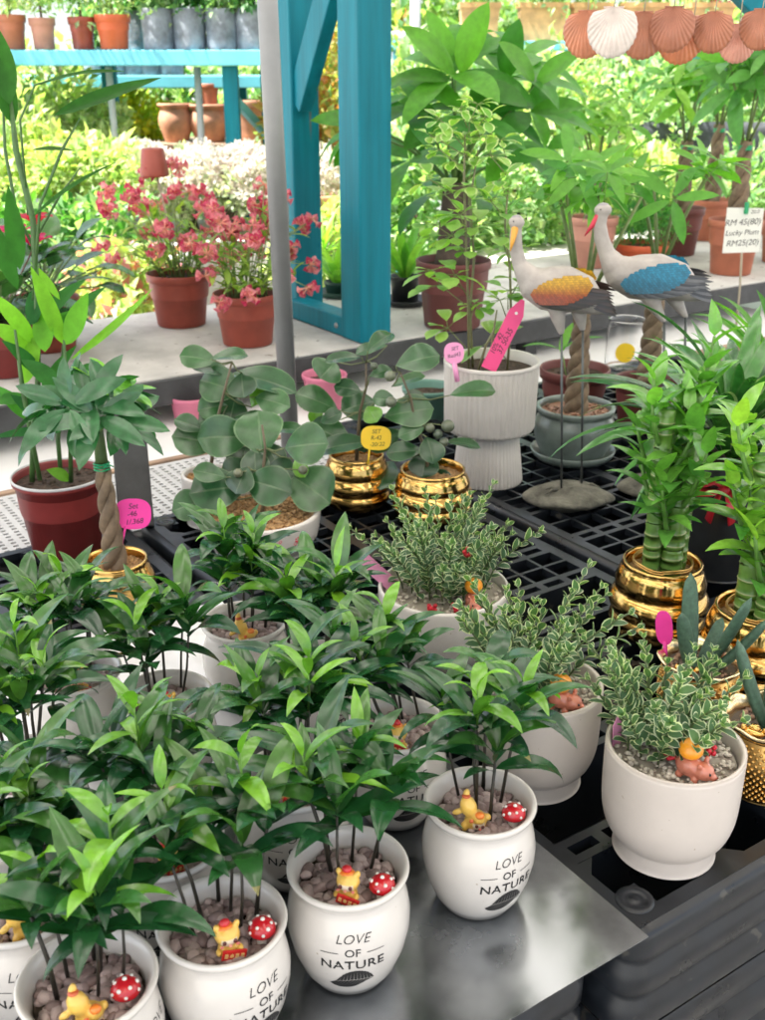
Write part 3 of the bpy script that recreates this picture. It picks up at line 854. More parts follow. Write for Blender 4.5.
# u, v of the rim centre in the photograph; heading of the print (from the viewer's line, + = right); label; chick kind, heading
PALMS = [
 (348, 871, 3, 'front middle white LOVE OF NATURE palm pot with its print facing straight out', 'sign', -.3, 11, 1.0),
 (480, 806, 33, 'white LOVE OF NATURE palm pot standing alone by the right edge of the metal sheet', 'dance', 0, 12, 1.0),
 (222, 925, 34, 'white LOVE OF NATURE palm pot at the bottom edge, left of the front middle one', 'sign', .2, 13, 1.0),
 (88, 985, 60, 'palm pot cut by the bottom left edge, rim full of mauve pebbles', 'dance', .1, 14, 1.0),
 (396, 728, 20, 'white palm pot before the big white bowl, NATURE print half hidden by leaves', 'sign', -.2, 15, 1.0),
 (293, 782, 0, 'white palm pot right behind the front middle one, NATU showing between leaves', 'sign', -.6, 16, 1.05),
 (165, 845, -6, 'white palm pot behind the two bottom left pots, NATU showing under dark leaves', 'sign', .5, 17, 1.05),
 (20, 905, -5, 'white palm pot at the left edge with OF NATURE cut by its rim neighbour', 'dance', .3, 18, 1.0),
 (310, 665, 42, 'white palm pot in mid group with a red signed figurine facing right', 'sign', .3, 19, .95),
 (30, 770, 95, 'white palm pot at the left edge in the middle row, plain side showing', 'sign', -.4, 20, 1.0),
 (75, 680, 120, 'white palm pot at the left on the crumpled film, ahead of the dark red pot', 'sign', .2, 21, .95),
 (245, 630, 150, 'rearmost white palm pot, in front of the white pot of round leaved fig', 'dance', .2, 22, .9),
 (165, 700, 200, 'white palm pot on the crumpled film, ahead of the gold pot with the braided tree', 'sign', .2, 23, .95),
]
for i, (u, v, ph, lb, kind, crz, seed, tall) in enumerate(PALMS):
    p = at(u, v, .13)
    rz = TOCAM+math.atan2(-(p-V((cx0, cy0, 0))).dot(RIGHT), (p-V((cx0, cy0, 0))).dot(FWD))*0
    # exact heading to the viewer
    hd = math.atan2(cy0-p.y, cx0-p.x)
    ang = hd+R(ph)
    z0 = .0075 if p.y < .56 else .015
    t = thing('potted_palm', lb, 'potted plant', (p.x, p.y, z0), ang, 'palms in white printed pots')
    link('pot', LOVE_ME, t); link('print', PRINT_ME, t); g_ = link('gravel', GRAVEL_ME[i % 3], t); g_.rotation_euler.z = i*1.3
    palm(t, seed, 6 if i < 4 else 7, tall=tall, young=2 + (i % 2), front=-R(ph), spread=.86 if i == 4 else 1.0, bias=(Matrix.Rotation(-ang, 3, 'Z') @ (RIGHT*-.28)) if i == 4 else None)
    # figurines stand towards the viewer
    f = V((math.cos(hd), math.sin(hd), 0)); r_ = V((-math.sin(hd), math.cos(hd), 0))
    where = ['in the front middle palm pot', 'in the palm pot alone by the sheet edge', 'in the palm pot left of the front middle one', 'in the bottom left corner palm pot',
             'in the palm pot before the big white bowl', 'in the palm pot right behind the front middle one', 'in the palm pot behind the two bottom left ones', 'in the left edge OF NATURE pot',
             'in the mid group palm pot turned to the right', 'in the plain sided left edge palm pot', 'in the left palm pot on the crumpled film', 'in the rearmost palm pot', 'in the palm pot before the braided tree'][i]
    off = {1: (.020, -.004), 0: (.028, .000), 2: (.026, .004), 3: (.030, -.002)}.get(i, (.028, .002))
    q = p+f*off[0]+r_*off[1]
    put_chick(kind, (q.x, q.y, z0+.110), hd+crz, ('yellow figurine holding a red sign ' if kind == 'sign' else 'yellow pair of hugging figurines ')+where)
    mo = {1: (.014, .036), 0: (.026, .033), 2: (.016, .036), 3: (.020, .030)}.get(i)
    if mo:
        q = p+f*mo[0]+r_*mo[1]
        put_mushroom((q.x, q.y, z0+.110), hd+i, 'red toy mushroom with white dots '+where)
# ================================================================== POTS AND PLANTS ON THE PALLETS
def interp(prof, n=3):
    """smooth a lathe outline"""
    out = []
    P = [V((a, b, 0)) for a, b in prof]
    for i in range(len(P)-1):
        p0, p1, p2, p3 = P[max(i-1, 0)], P[i], P[i+1], P[min(i+2, len(P)-1)]
        for k in range(n):
            t = k/n
            q = .5*((2*p1)+(p2-p0)*t+(2*p0-5*p1+4*p2-p3)*t*t+(3*p1-p0-3*p2+p3)*t**3)
            out.append((max(q.x, .0001), q.y))
    out.append(prof[-1]); return out

def nursery_pot(t, rt, rb, h, m, soil='soil', lip=.012, soil_z=None, seg=44, oct_=False, holes=True):
    mb = MB()
    lp = lip
    prof = [(.0005, .001), (rb-.003, .001), (rb, .003), (rb+(rt-lp*.45-rb)*.86, h-lp*1.9), (rt-lp*.42, h-lp*1.75), (rt-.001, h-lp*1.6), (rt, h-.003), (rt-.001, h), (rt-.004, h), (rt-.006, h-.004), (rt-.010, h*.62), (rt-.012, h*.55)]
    rm = (lambda a, z: 1-.045*abs(math.sin(a*4))**1.5*(1 if z < h-lp*1.8 else .3)) if oct_ else None
    lathe(mb, prof, seg, rmod=rm)
    part('pot', mb, M[m], t)
    sz = soil_z if soil_z is not None else h-.022
    mb = MB(); g = random.Random(int(rt*1e5+h*1e4))
    disc(mb, rt-.006, sz, 30)
    for k in range(40):
        a = g.random()*6.28; q = (rt-.016)*math.sqrt(g.random())
        blob(mb, (q*math.cos(a), q*math.sin(a), sz), (g.uniform(.004, .009), g.uniform(.004, .009), g.uniform(.002, .006)), None, 0, (1, 1, 1), .5, 1, g)
    part('soil', mb, M[soil], t)

def palmate(lf, st, top, d, n, L, W, g, cols, droop=.5, spreadel=12):
    """palmate head of n leaflets at `top`; d is the direction of its stalk"""
    d = V(d).normalized(); s, u = frame(d)
    ph = g.random()*6.28
    for k in range(n):
        a = ph+2*PI*k/n+g.uniform(-.12, .12)
        e = R(spreadel+g.uniform(-12, 14))
        dd = (s*math.cos(a)+u*math.sin(a))*math.cos(e)+d*math.sin(e)
        l = L*g.uniform(.75, 1.1)*(1 if k % n else .9)
        leaf(lf, top+dd*.006, dd, d, l, l*W, curl=droop*g.uniform(.6, 1.5), prof=p_ellip, seg=7, col=lerp(cols[0], cols[1], g.random()), fold=g.uniform(.1, .3), twist=g.uniform(-.25, .25))

def braid(mb, base, h, r, lean=(0, 0), turns=2.2, n=3, mat_=0):
    for k in range(n):
        pts = []; rad = []
        m = 30
        for i in range(m+1):
            f = i/m; a = 2*PI*(turns*f+k/n)
            q = r*.62*(1-.35*f)
            pts.append(V(base)+V((q*math.cos(a)+lean[0]*f, q*math.sin(a)*1.0+lean[1]*f, h*f)))
            rad.append(r*.62*(1.15-.5*f))
        tube(mb, pts, rad, 9, mat_)

def euonymus(t, seed, z, rad, h, nst=18, fwd=0.0, side=0.0):
    g = random.Random(seed); lf = MB(); st = MB()
    for k in range(nst):
        a = k*2.4+g.random()*.5; q = rad*.62*math.sqrt((k+.5)/nst)
        b = V((q*math.cos(a)-fwd, q*math.sin(a)-side, z))
        H = h*(1-.45*(q/rad)**1.0)*g.uniform(.62, 1.12)
        out = V((math.cos(a), math.sin(a), 0))*(.35+1.0*(q/rad))*g.uniform(.3, 1.0)*H
        nn = max(5, int(H/.0095)); pts = []
        for i in range(nn+1):
            f = i/nn; pts.append(b+V((0, 0, H*f**.9))+out*f**1.5+V((g.uniform(-1, 1), g.uniform(-1, 1), 0))*.0012)
        tube(st, pts, [.0013]*len(pts), 5, 0, (.09, .13, .05))
        for i in range(1, nn+1):
            f = i/nn; ax = (pts[i]-pts[i-1]).normalized(); s, u = frame(ax)
            rot = i*PI/2+k
            for sgn in (0, PI) if i < nn else (0, PI, PI/2, -PI/2):
                aa = rot+sgn+g.uniform(-.3, .3); e = R(30+30*f+g.uniform(-12, 12))
                d = (s*math.cos(aa)+u*math.sin(aa))*math.cos(e)+ax*math.sin(e)
                L = g.uniform(.016, .0235)*(1-.35*(f > .85)); yg = max(0, f-.6)
                c = lerp((.075, .16, .085), (.16, .29, .07), yg*1.4*g.random()); ed = lerp((.58, .62, .52), (.56, .62, .34), yg)
                leaf(lf, pts[i], d, ax, L, L*.62, curl=g.uniform(.1, .9), prof=p_ellip, seg=4, col=c, edge=ed, fold=.3, ew=.72)
    part('stems', st, M['stem'], t); part('foliage', lf, M['leaf_soft'], t)

def berries(t, p, n=9, r=.0042, seed=1):
    g = random.Random(seed); mb = MB()
    for k in range(n):
        d = V((g.gauss(0, 1), g.gauss(0, 1), g.gauss(0, 1))).normalized()*r*1.3
        blob(mb, V(p)+d, r*g.uniform(.7, 1), None, 0, (1, 1, 1), .3, 1, g)
    part('berry_cluster', mb, M['berry'], t)

def piglet_meshes():
    mb = MB(); S = .001
    def b_(c, r, rot=None): blob(mb, [q*S for q in c], [q*S for q in r], rot)
    b_((0, 0, 14), (17, 13, 13)); b_((17, 0, 14), (12, 11.5, 11)); b_((28, 0, 11), (4.5, 5, 4.2))
    b_((15, -9, 24), (3.2, 2.4, 5), Matrix.Rotation(R(20), 3, 'X')); b_((15, 9, 24), (3.2, 2.4, 5), Matrix.Rotation(R(-20), 3, 'X'))
    for (x, y) in ((-9, -7), (-9, 7), (10, -8), (10, 8)): b_((x, y, 3), (4.5, 4, 5))
    b_((-17, 0, 16), (2.5, 1.6, 1.6))
    me = baked('body', mb, [mat('pink_glazed_resin', (.56, .19, .125), .22, coat=.5, noise=(60, .15))], [('REMESH', dict(mode='VOXEL', voxel_size=.0011)), ('SMOOTH', dict(factor=.5, iterations=5))])
    o = MB(); blob(o, (-.001, 0, .036), (.0138, .0138, .0122), sub=3); ob = o.mesh('orange', mat('orange_glaze', (.80, .30, .015), .3, coat=.4, noise=(60, .1), bump=(400, .2, .001)))
    lf = MB(); leaf(lf, (-.001, 0, .0485), (1, .5, .2), (0, 0, 1), .009, .005, prof=p_ovate, seg=4, col=(.05, .2, .03)); le = lf.mesh('orange_leaf', M['leaf'])
    f = MB()
    for y in (-.0062, .0062): blob(f, (.0265, y, .0170), (.0013, .0014, .0017), None, 0, (.015, .01, .01))
    for y in (-.0018, .0018): blob(f, (.0322, y, .0115), (.0006, .0009, .0011), None, 0, (.25, .03, .02))
    fe = f.mesh('face', M['paint'])
    return me, ob, le, fe
PIG = piglet_meshes()
def put_piglet(loc, rz, label):
    t = thing('piglet_figurine', label, 'figurine', loc, rz, 'pink piglets carrying an orange')
    link('body', PIG[0], t); o = link('orange', PIG[1], t); link('orange_leaf', PIG[2], o); link('face', PIG[3], t)

def grit(t, r, z, seed):
    g = random.Random(seed); mb = MB()
    for k in range(330):
        a = g.random()*6.28; q = r*math.sqrt(g.random()); s = .0034*g.uniform(.6, 1.4)
        c = lerp((.26, .22, .18), (.68, .63, .56), g.random()**.6)
        blob(mb, (q*math.cos(a), q*math.sin(a), z+g.random()*.004), (s, s*.8, s*.7), Matrix.Rotation(g.random()*6, 3, 'Z'), 0, c, .6, 1, g)
    disc(mb, r+.004, z-.001, 30, 0, (.35, .31, .27))
    part('grit', mb, M['grit_white'], t)

CREAM = interp([(.0005, 0), (.056, 0), (.0585, .003), (.0585, .020), (.062, .0245), (.0705, .036), (.0765, .055), (.0788, .080), (.0795, .140), (.0788, .1445), (.0765, .1462), (.0738, .1445), (.0725, .138), (.071, .11), (.070, .10)], 3)
BOWL = interp([(.0005, 0), (.062, 0), (.066, .004), (.080, .020), (.0935, .048), (.100, .085), (.1015, .120), (.1005, .1265), (.0980, .1285), (.0955, .1265), (.094, .118), (.092, .095)], 3)
def hd_to(p): return math.atan2(cy0-p.y, cx0-p.x)
def cam_axes(p):
    h = hd_to(p); return V((math.cos(h), math.sin(h), 0)), V((-math.sin(h), math.cos(h), 0))

for (u, v, prof, m_, lb, seed, h, gz, rad, pig, ber) in (
    (442, 657, BOWL, 'cer_white', 'variegated bush in a big glossy white bowl, behind the printed palm pots', 31, .155, .112, .088, (.048, .045), ((.030, .035, .085), (.070, .016, .012), (.070, -.016, .012))),
    (534, 777, CREAM, 'cer_cream', 'variegated bush in a cream footed pot, behind the lone palm pot', 32, .135, .128, .068, (.034, .026), ((.02, .018, .05),)),
    (663, 846, CREAM, 'cer_cream', 'variegated bush in a cream footed pot standing alone at the pallet front, lilac tag inside', 33, .13, .128, .066, (.036, .018), ((.022, -.004, .018), (.012, .022, .024), (.006, .038, .022)))):
    p = at(u, v, 0); h_ = hd_to(p)
    t = thing('potted_bush', lb, 'potted plant', (p.x, p.y, .0012), h_, 'variegated bushes in white pots')
    mb = MB(); lathe(mb, prof, 64); part('pot', mb, M[m_], t)
    grit(t, rad, gz, seed)
    euonymus(t, seed, gz, rad*1.18, h, 38 if prof is BOWL else 30, .016, 0 if prof is BOWL else .017)
    for i, b in enumerate(ber): berries(t, (b[0], b[1], gz+b[2]), seed=i)
    f, r_ = cam_axes(p); q = p+f*pig[0]+r_*pig[1]
    face = h_+R(68) if prof is not BOWL else h_+R(10)
    put_piglet((q.x, q.y, gz+.003), face, 'pink piglet with an orange on its back in the '+('big glossy white bowl' if prof is BOWL else 'cream pot behind the lone palm' if u < 600 else 'cream pot at the pallet front'))

# ---- gold pots
def ringpot(t, R0, h, rings=3, m_='gold'):
    prof = [(.0005, 0), (R0*.72, 0), (R0*.78, .002)]
    n = 12*rings
    for i in range(n+1):
        f = i/n; z = .004+(h-.012)*f
        env = R0*(.80+.12*math.sin(PI*min(1, f*1.15)))
        prof.append((env+R0*.12*abs(math.sin(PI*rings*f))**.8*(1.0-.25*f), z))
    prof += [(R0*.80, h-.004), (R0*.80, h), (R0*.76, h+.001), (R0*.73, h-.004), (R0*.71, h*.7)]
    mb = MB(); lathe(mb, prof, 56); part('pot', mb, M[m_], t)
    mb = MB(); g = random.Random(int(R0*9999)); disc(mb, R0*.72, h*.84, 30)
    for k in range(150):
        a = g.random()*6.28; q = R0*.7*math.sqrt(g.random()); s = .0035*g.uniform(.6, 1.3)
        blob(mb, (q*math.cos(a), q*math.sin(a), h*.84), s, None, 0, (1, 1, 1), .5, 1, g)
    part('grit', mb, M['bone'], t)

CANE = mat('bamboo_cane', (1, 1, 1), .3, attr=True, noise=(40, .2), coat=.2)
def lucky(t, seed, zb, canes, leafcols):
    g = random.Random(seed); lf = MB()
    for (x, y, r, h) in canes:
        cm = MB(); pts = []; rad = []; cols = []
        z = zb; nd = 0
        while z < zb+h:
            step = g.uniform(.016, .024)
            for (dz, k) in ((0, 1.0), (.0015, 1.07), (.003, 1.0), (step*.5, .985), (step-.001, 1.0)):
                pts.append((x+.0015*math.sin(z*60+seed), y, z+dz)); rad.append(r*k)
                cols.append((.30, .33, .14) if dz == .0015 else lerp((.085, .19, .035), (.12, .24, .04), g.random()))
            z += step
        tube(cm, pts, rad, 14, 0, cols=cols)
        part('cane', cm, CANE, t)
        # side shoots
        ns = g.randint(4, 5); stm = MB()
        for k in range(ns):
            zz = zb+h*(.56+.50*k/ns); a = g.random()*6.28
            b = V((x+r*.7*math.cos(a), y+r*.7*math.sin(a), min(zz, zb+h)))
            out = V((math.cos(a), math.sin(a), 0))
            L = g.uniform(.045, .095)
            pts = [b+out*(L*(.5*f))+V((0, 0, L*f*(.45+.75*f))) for f in (0, .2, .4, .6, .8, 1)]
            tube(stm, pts, [.0042, .0042, .004, .0036, .003, .0022], 8, 0, (.10, .22, .04))
            nl = g.randint(7, 9)
            for i in range(nl):
                f = .25+.75*i/(nl-1); q = pts[0].lerp(pts[-1], f) if f < 1 else pts[-1]
                q = pts[min(5, int(f*5))].lerp(pts[min(5, int(f*5)+1)], f*5-int(f*5))
                aa = i*2.3+k; e = R(5+58*f+g.uniform(-12, 12))
                d = V((math.cos(aa)*math.cos(e), math.sin(aa)*math.cos(e), math.sin(e)))
                l = g.uniform(.062, .098)*(1.05-.35*f)
                leaf(lf, q, d, (0, 0, 1), l, l*g.uniform(.36, .44), curl=g.uniform(.3, 1.0), prof=p_ovate, seg=7, col=lerp(leafcols[0], leafcols[1], min(1, g.random()*.6+.5*f*f)), fold=.3, twist=g.uniform(-.3, .3))
        part('shoots', stm, M['stem'], t)
    part('foliage', lf, M['leaf'], t)
    mb = MB()
    rr = max(math.hypot(c[0], c[1])+c[2] for c in canes)+.001
    for zz in (zb+.022, zb+.026): tube(mb, [(rr*math.cos(a*PI/12), rr*math.sin(a*PI/12), zz+.0015*math.sin(a)) for a in range(25)], .0016, 6, cap=False)
    tube(mb, [(rr, .0, zb+.024), (rr+.006, .004, zb+.016), (rr+.002, .010, zb+.010), (rr+.001, .002, zb+.022)], .0012, 6)
    part('wire_tie', mb, M['gold_dull'], t)
for (u, v, lb, seed, canes, lc) in (
    (655, 632, 'lucky bamboo in a ringed gold pot, left of the other bamboo pot', 41, [(-.012, -.016, .0165, .20), (.014, .012, .0185, .14), (-.014, .022, .015, .30), (.026, -.018, .014, .27)], ((.045, .20, .04), (.20, .46, .06))),
    (748, 684, 'lucky bamboo in a ringed gold pot cut by the right photo edge', 42, [(-.010, .018, .0175, .15), (.016, .010, .0165, .12), (-.002, -.018, .0185, .25), (-.030, -.008, .015, .21)], ((.06, .25, .04), (.30, .54, .05)))):
    p = at(u, v, 0); t = thing('lucky_bamboo', lb, 'potted plant', (p.x, p.y, .0012), hd_to(p), 'lucky bamboo in gold pots')
    ringpot(t, .079, .13); lucky(t, seed, .105, canes, lc)

# ---- succulents in woven gold vases
def gvase(t, R0, h):
    w = MB()
    prof = interp([(.0005, 0), (R0*.72, 0), (R0*.78, .003), (R0*.9, h*.25), (R0*.97, h*.5), (R0*.95, h*.72), (R0*.88, h*.86)], 4)
    lathe(w, prof, 56)
    # woven beads
    for i in range(15):
        z = h*(.07+.78*i/15); r = np.interp(z, [q[1] for q in prof[4:]], [q[0] for q in prof[4:]])
        n = 40
        for k in range(n):
            a = 2*PI*(k+.5*(i % 2))/n
            blob(w, (r*math.cos(a), r*math.sin(a), z), (.0026, .0026, .0026), None, 0, (1, 1, 1), 0, 1)
    part('vase', w, M['gold_dull'], t)
    rim = MB(); n = 60; vs = []; fs = []
    pr = [(.86, h*.86), (1.0, h*.93), (1.06, h*.985), (1.04, h*1.01), (.98, h*1.0), (.88, h*.92), (.84, h*.8)]
    for (k_, z) in pr:
        for j in range(n):
            a = 2*PI*j/n; wv = .045*math.sin(a*8)*(k_-.8)*4
            vs.append((R0*(k_+wv)*math.cos(a), R0*(k_+wv)*math.sin(a), z+.003*math.sin(a*8)*(k_ > .95)))
    for i in range(len(pr)-1):
        for j in range(n): fs.append((i*n+j, i*n+(j+1) % n, (i+1)*n+(j+1) % n, (i+1)*n+j))
    rim.add(vs, fs); part('ruffled_rim', rim, M['gold_pale'], t)
    g = random.Random(8); mb = MB(); disc(mb, R0*.86, h*.84, 24, 0, (.12, .09, .07))
    for k in range(60):
        a = g.random()*6.28; q = R0*.78*math.sqrt(g.random()); s = g.uniform(.003, .006)
        blob(mb, (q*math.cos(a), q*math.sin(a), h*.85), (s, s*.8, s*.7), None, 0, lerp((.12, .07, .05), (.42, .25, .16), g.random()), .5, 1, g)
    part('gravel', mb, M['pebble'], t)
    ing = MB(); c = V((R0*.52, -R0*.30, h*.92))
    blob(ing, c, (.010, .016, .006)); blob(ing, c+V((0, 0, .005)), (.006, .008, .006)); blob(ing, c+V((0, .013, .004)), (.006, .004, .005)); blob(ing, c+V((0, -.013, .004)), (.006, .004, .005))
    part('gold_ingot', ing, M['gold'], t)
SUCC = mat('succulent_skin', (.055, .115, .075), .55, noise=(150, .35), bump=(500, .5, .001))
def succ(t, z, leaves):
    mb = MB()
    for (x, y, az, el, L, W) in leaves:
        a, e = R(az), R(el); d = V((math.cos(a)*math.cos(e), math.sin(a)*math.cos(e), math.sin(e)))
        pts = []; rad = []; ell = []
        for i in range(13):
            f = i/12; dd = d+V((0, 0, .25*f)); pts.append(V((x, y, z))+dd*(L*f))
            k = (.72+.28*math.sin(PI*f))*(math.sqrt(max(0, 1-((f-.82)/.18)**2)) if f > .82 else 1)
            rad.append(max(.0008, W*.5*k)); ell.append((1, .6))
        tube(mb, pts, rad, 14, ell=ell)
    part('leaves', mb, SUCC, t)
for (u, v, lb, lv) in ((693, 722, 'thick tongue leaved succulent in a gold vase behind the front cream pot', [(-.006, -.014, 200, 66, .105, .025), (-.004, .006, 60, 62, .115, .026), (.004, .016, 75, 50, .10, .024), (.012, -.010, 280, 72, .075, .022), (-.014, 0, 150, 45, .06, .02)]),
                       (760, 786, 'thick tongue leaved succulent in a woven gold vase by the right photo edge', [(.0, -.004, 275, 62, .105, .028), (.0, .016, 90, 62, .11, .03), (.010, .006, 20, 70, .08, .026), (-.012, 0, 180, 60, .09, .028)])):
    p = at(u, v, 0); t = thing('potted_succulent', lb, 'potted plant', (p.x, p.y, .0012), hd_to(p), 'succulents in gold vases')
    gvase(t, .056, .105); succ(t, .088, lv)

# ---- round leaved figs: leaves listed by where they sit in front of their branches
FIG = [(.018, .075, .026), (.045, .128, .042)]
def fig(t, base, Y, stem_top, leaves, fruit, seed, W=.0021):
    g = random.Random(seed); lf = MB(); st = MB(); fr = MB(); o = V(t.location)
    nodes = [V((base[0], base[1], base[2])).lerp(stem_top-o, f) for f in (0, .25, .5, .75, 1)]
    for k in range(1, 4): nodes[k] += V((g.uniform(-.008, .008), g.uniform(-.008, .008), 0))
    tube(st, nodes, [.0042, .0038, .0033, .0026, .002], 7, 0, (.13, .10, .06))
    f_ = -FWD
    imgup = (UP*math.cos(PITCH)+FWD*math.sin(PITCH))
    for (u, v, L, w, ang, tone) in leaves:
        y = Y+g.uniform(-.045, .045)
        c = far(u, v, y); k = y/ray(u, v)[1]
        kk = 1.2 if seed < 53 else 1.06; L_ = L*k*kk; w_ = w*k*kk
        a = R(ang); d = RIGHT*math.cos(a)+imgup*math.sin(a)
        ratio = w/L
        nrm = (f_*(.75 if ratio > .55 else .35)+UP*(.55 if ratio > .55 else .95)+RIGHT*g.uniform(-.3, .3)).normalized()
        d = (d-nrm*d.dot(nrm)).normalized()
        b = c-d*(L_*.5)-o
        col = lerp(FIG[0], FIG[1], g.random()) if tone == 0 else (.13, .33, .03) if tone == 1 else (.025, .075, .03)
        leaf(lf, b, (d+nrm*.22).normalized(), nrm, L_*1.05, w_*1.12 if ratio > .55 else L_*.6, curl=.5, prof=p_obov if tone != 3 else p_round, seg=9, col=col, edge=lerp(col, (.3, .42, .22), .22), fold=g.uniform(.1, .3), ew=.93, rib=lerp(col, (.32, .42, .25), .16), wav=.02, twist=g.uniform(-.25, .25))
        # petiole to the nearest point on the stem
        q = min(nodes[1:], key=lambda n_: (n_-b).length)
        mid_ = q.lerp(b, .5)-V((0, 0, .006)); tube(st, [q, mid_, b], [.0018, .0014, .0012], 5, 0, (.14, .17, .07))
    for (u, v, r) in fruit:
        y = Y-.03; c = far(u, v, y)-o; k = y/ray(u, v)[1]
        fr = MB(); blob(fr, c, (r*k, r*k, r*k*.95), None, 0, lerp((.07, .10, .07), (.16, .17, .10), g.random()))
        q = min(nodes, key=lambda n_: (n_-c).length); tube(st, [q, q.lerp(c, .5)+V((0, 0, .004)), c], .0012, 5, 0, (.14, .17, .07))
        part('fig', fr, M['paint'], t)
    part('branches', st, M['stem'], t); part('foliage', lf, M['leaf_waxy'], t)

WCYL = [(.0005, 0), (.046, 0), (.050, .003), (.054, .03), (.056, .095), (.0555, .104), (.052, .106), (.048, .103), (.046, .09), (.046, .08)]
WBOWL = [(.0005, 0), (.085, 0), (.092, .004), (.110, .028), (.116, .066), (.1155, .0765), (.111, .079), (.106, .075), (.104, .06), (.103, .05)]
p = at(212, 521, 0); t = thing('potted_fig', 'round leaved fig in a plain white pot, left of the grey pole', 'potted plant', (p.x, p.y, .0012), 0, 'round leaved figs')
mb = MB(); lathe(mb, interp(WCYL), 48); part('pot', mb, M['cer_white'], t)
mb = MB(); g = random.Random(2); disc(mb, .048, .094, 24)
for k in range(130):
    a = g.random()*6.28; q = .045*math.sqrt(g.random()); s = .0034*g.uniform(.6, 1.3); blob(mb, (q*math.cos(a), q*math.sin(a), .095), s, None, 0, (1, 1, 1), .5, 1, g)
part('grit', mb, M['bone'], t)
fig(t, (0, 0, .09), dist(p), far(232, 362, dist(p)), [
 (199, 359, 31, 19, 170, 0), (229, 358, 30, 15, 15, 0), (213, 371, 34, 13, 185, 0), (222, 387, 38, 29, 160, 0), (261, 384, 58, 21, -24, 0), (213, 408, 24, 19, 190, 0),
 (215, 418, 27, 21, 200, 2), (233, 409, 22, 24, 260, 2), (272, 402, 32, 22, -20, 0), (243, 385, 22, 24, 280, 2), (226, 438, 44, 33, 185, 0), (196, 441, 38, 28, 175, 0),
 (242, 458, 22, 25, 250, 2), (258, 397, 20, 14, 60, 1), (250, 421, 30, 15, -10, 0), (190, 425, 26, 15, 160, 0), (286, 431, 28, 14, -8, 0), (232, 430, 26, 22, 240, 2)], [], 51)
p2 = at(262, 546, 0); t = thing('potted_fig', 'round leaved fig in a wide white bowl painted with red plum blossom', 'potted plant', (p2.x, p2.y, .0012), 0, 'round leaved figs')
mb = MB(); lathe(mb, interp(WBOWL), 64); part('pot', mb, M['cer_white'], t)
mb = MB(); disc(mb, .106, .066, 30)
for k in range(420):
    a = g.random()*6.28; q = .102*math.sqrt(g.random()); s = .0052*g.uniform(.6, 1.3); blob(mb, (q*math.cos(a), q*math.sin(a), .068), (s, s*.8, s*.7), None, 0, (1, 1, 1), .5, 1, g)
part('grit', mb, M['bone'], t)
mb = MB(); h_ = hd_to(p2)
def onb(az, z, r): return (h_+az, z, r)
for (az, z, r, kind) in ((.62, .050, .0042, 0), (.66, .045, .0034, 0), (.58, .043, .003, 0), (.30, .054, .0026, 0), (.36, .036, .0026, 0), (.74, .036, .003, 0), (.5, .03, .0026, 0)):
    rr = np.interp(z, [0, .028, .066], [.092, .110, .116])
    for k in range(5):
        a = 2*PI*k/5; blob(mb, (rr*math.cos(h_+az+r*math.cos(a)/rr), rr*math.sin(h_+az+r*math.cos(a)/rr), z+r*math.sin(a)), (r*.62,)*3, None, 0, (.62, .03, .07), sub=1)
tw = [(.20, .016), (.34, .026), (.48, .032), (.60, .040), (.74, .046)]
tube(mb, [((np.interp(z, [0, .028, .066], [.0922, .1102, .1162]))*math.cos(h_+a), (np.interp(z, [0, .028, .066], [.0922, .1102, .1162]))*math.sin(h_+a), z) for a, z in tw], [.0018, .0015, .0013, .001, .0006], 6, 0, (.05, .03, .03))
part('blossom_print', mb, M['paint'], t)
fig(t, (.0, .0, .06), dist(p2)+.02, far(262, 425, dist(p2)+.02), [
 (261, 434, 38, 38, 100, 0), (219, 490, 46, 37, 190, 0), (268, 486, 42, 33, -20, 0), (308, 488, 42, 41, -35, 0), (279, 472, 27, 20, 20, 2), (192, 505, 32, 26, 200, 0), (210, 474, 27, 16, 170, 0),
 (306, 446, 38, 34, 0, 0), (242, 480, 24, 26, 250, 2), (300, 468, 18, 12, 300, 1), (255, 462, 24, 22, 270, 2), (238, 470, 26, 22, 210, 2), (272, 455, 24, 20, 300, 2)], [(238, 473, 5), (303, 470, 5)], 52)

p = at(357, 505, 0); t = thing('potted_fig', 'round leaved fig in a ringed gold pot carrying the yellow price tag', 'potted plant', (p.x, p.y, .0012), 0, 'round leaved figs')
ringpot(t, .072, .115)
fig(t, (0, 0, .10), dist(p), far(366, 362, dist(p)), [
 (317, 402, 42, 26, 160, 0), (359, 406, 34, 29, 200, 0), (348, 389, 25, 18, 170, 2), (380, 373, 22, 13, 20, 0), (345, 448, 52, 27, 195, 0), (332, 436, 46, 28, 150, 0), (316, 418, 18, 14, 90, 1), (331, 418, 22, 15, 20, 0),
 (344, 360, 34, 15, 200, 2), (380, 343, 34, 12, 60, 0), (328, 370, 22, 30, 230, 0), (372, 350, 30, 10, 200, 0), (372, 414, 18, 18, 300, 1), (365, 440, 24, 20, 270, 2)], [(374, 366, 4)], 53)
p = at(432, 516, 0); t = thing('potted_fig', 'round leaved fig with small fruits in a gold pot beside the fluted planter', 'potted plant', (p.x, p.y, .0012), 0, 'round leaved figs')
ringpot(t, .083, .105)
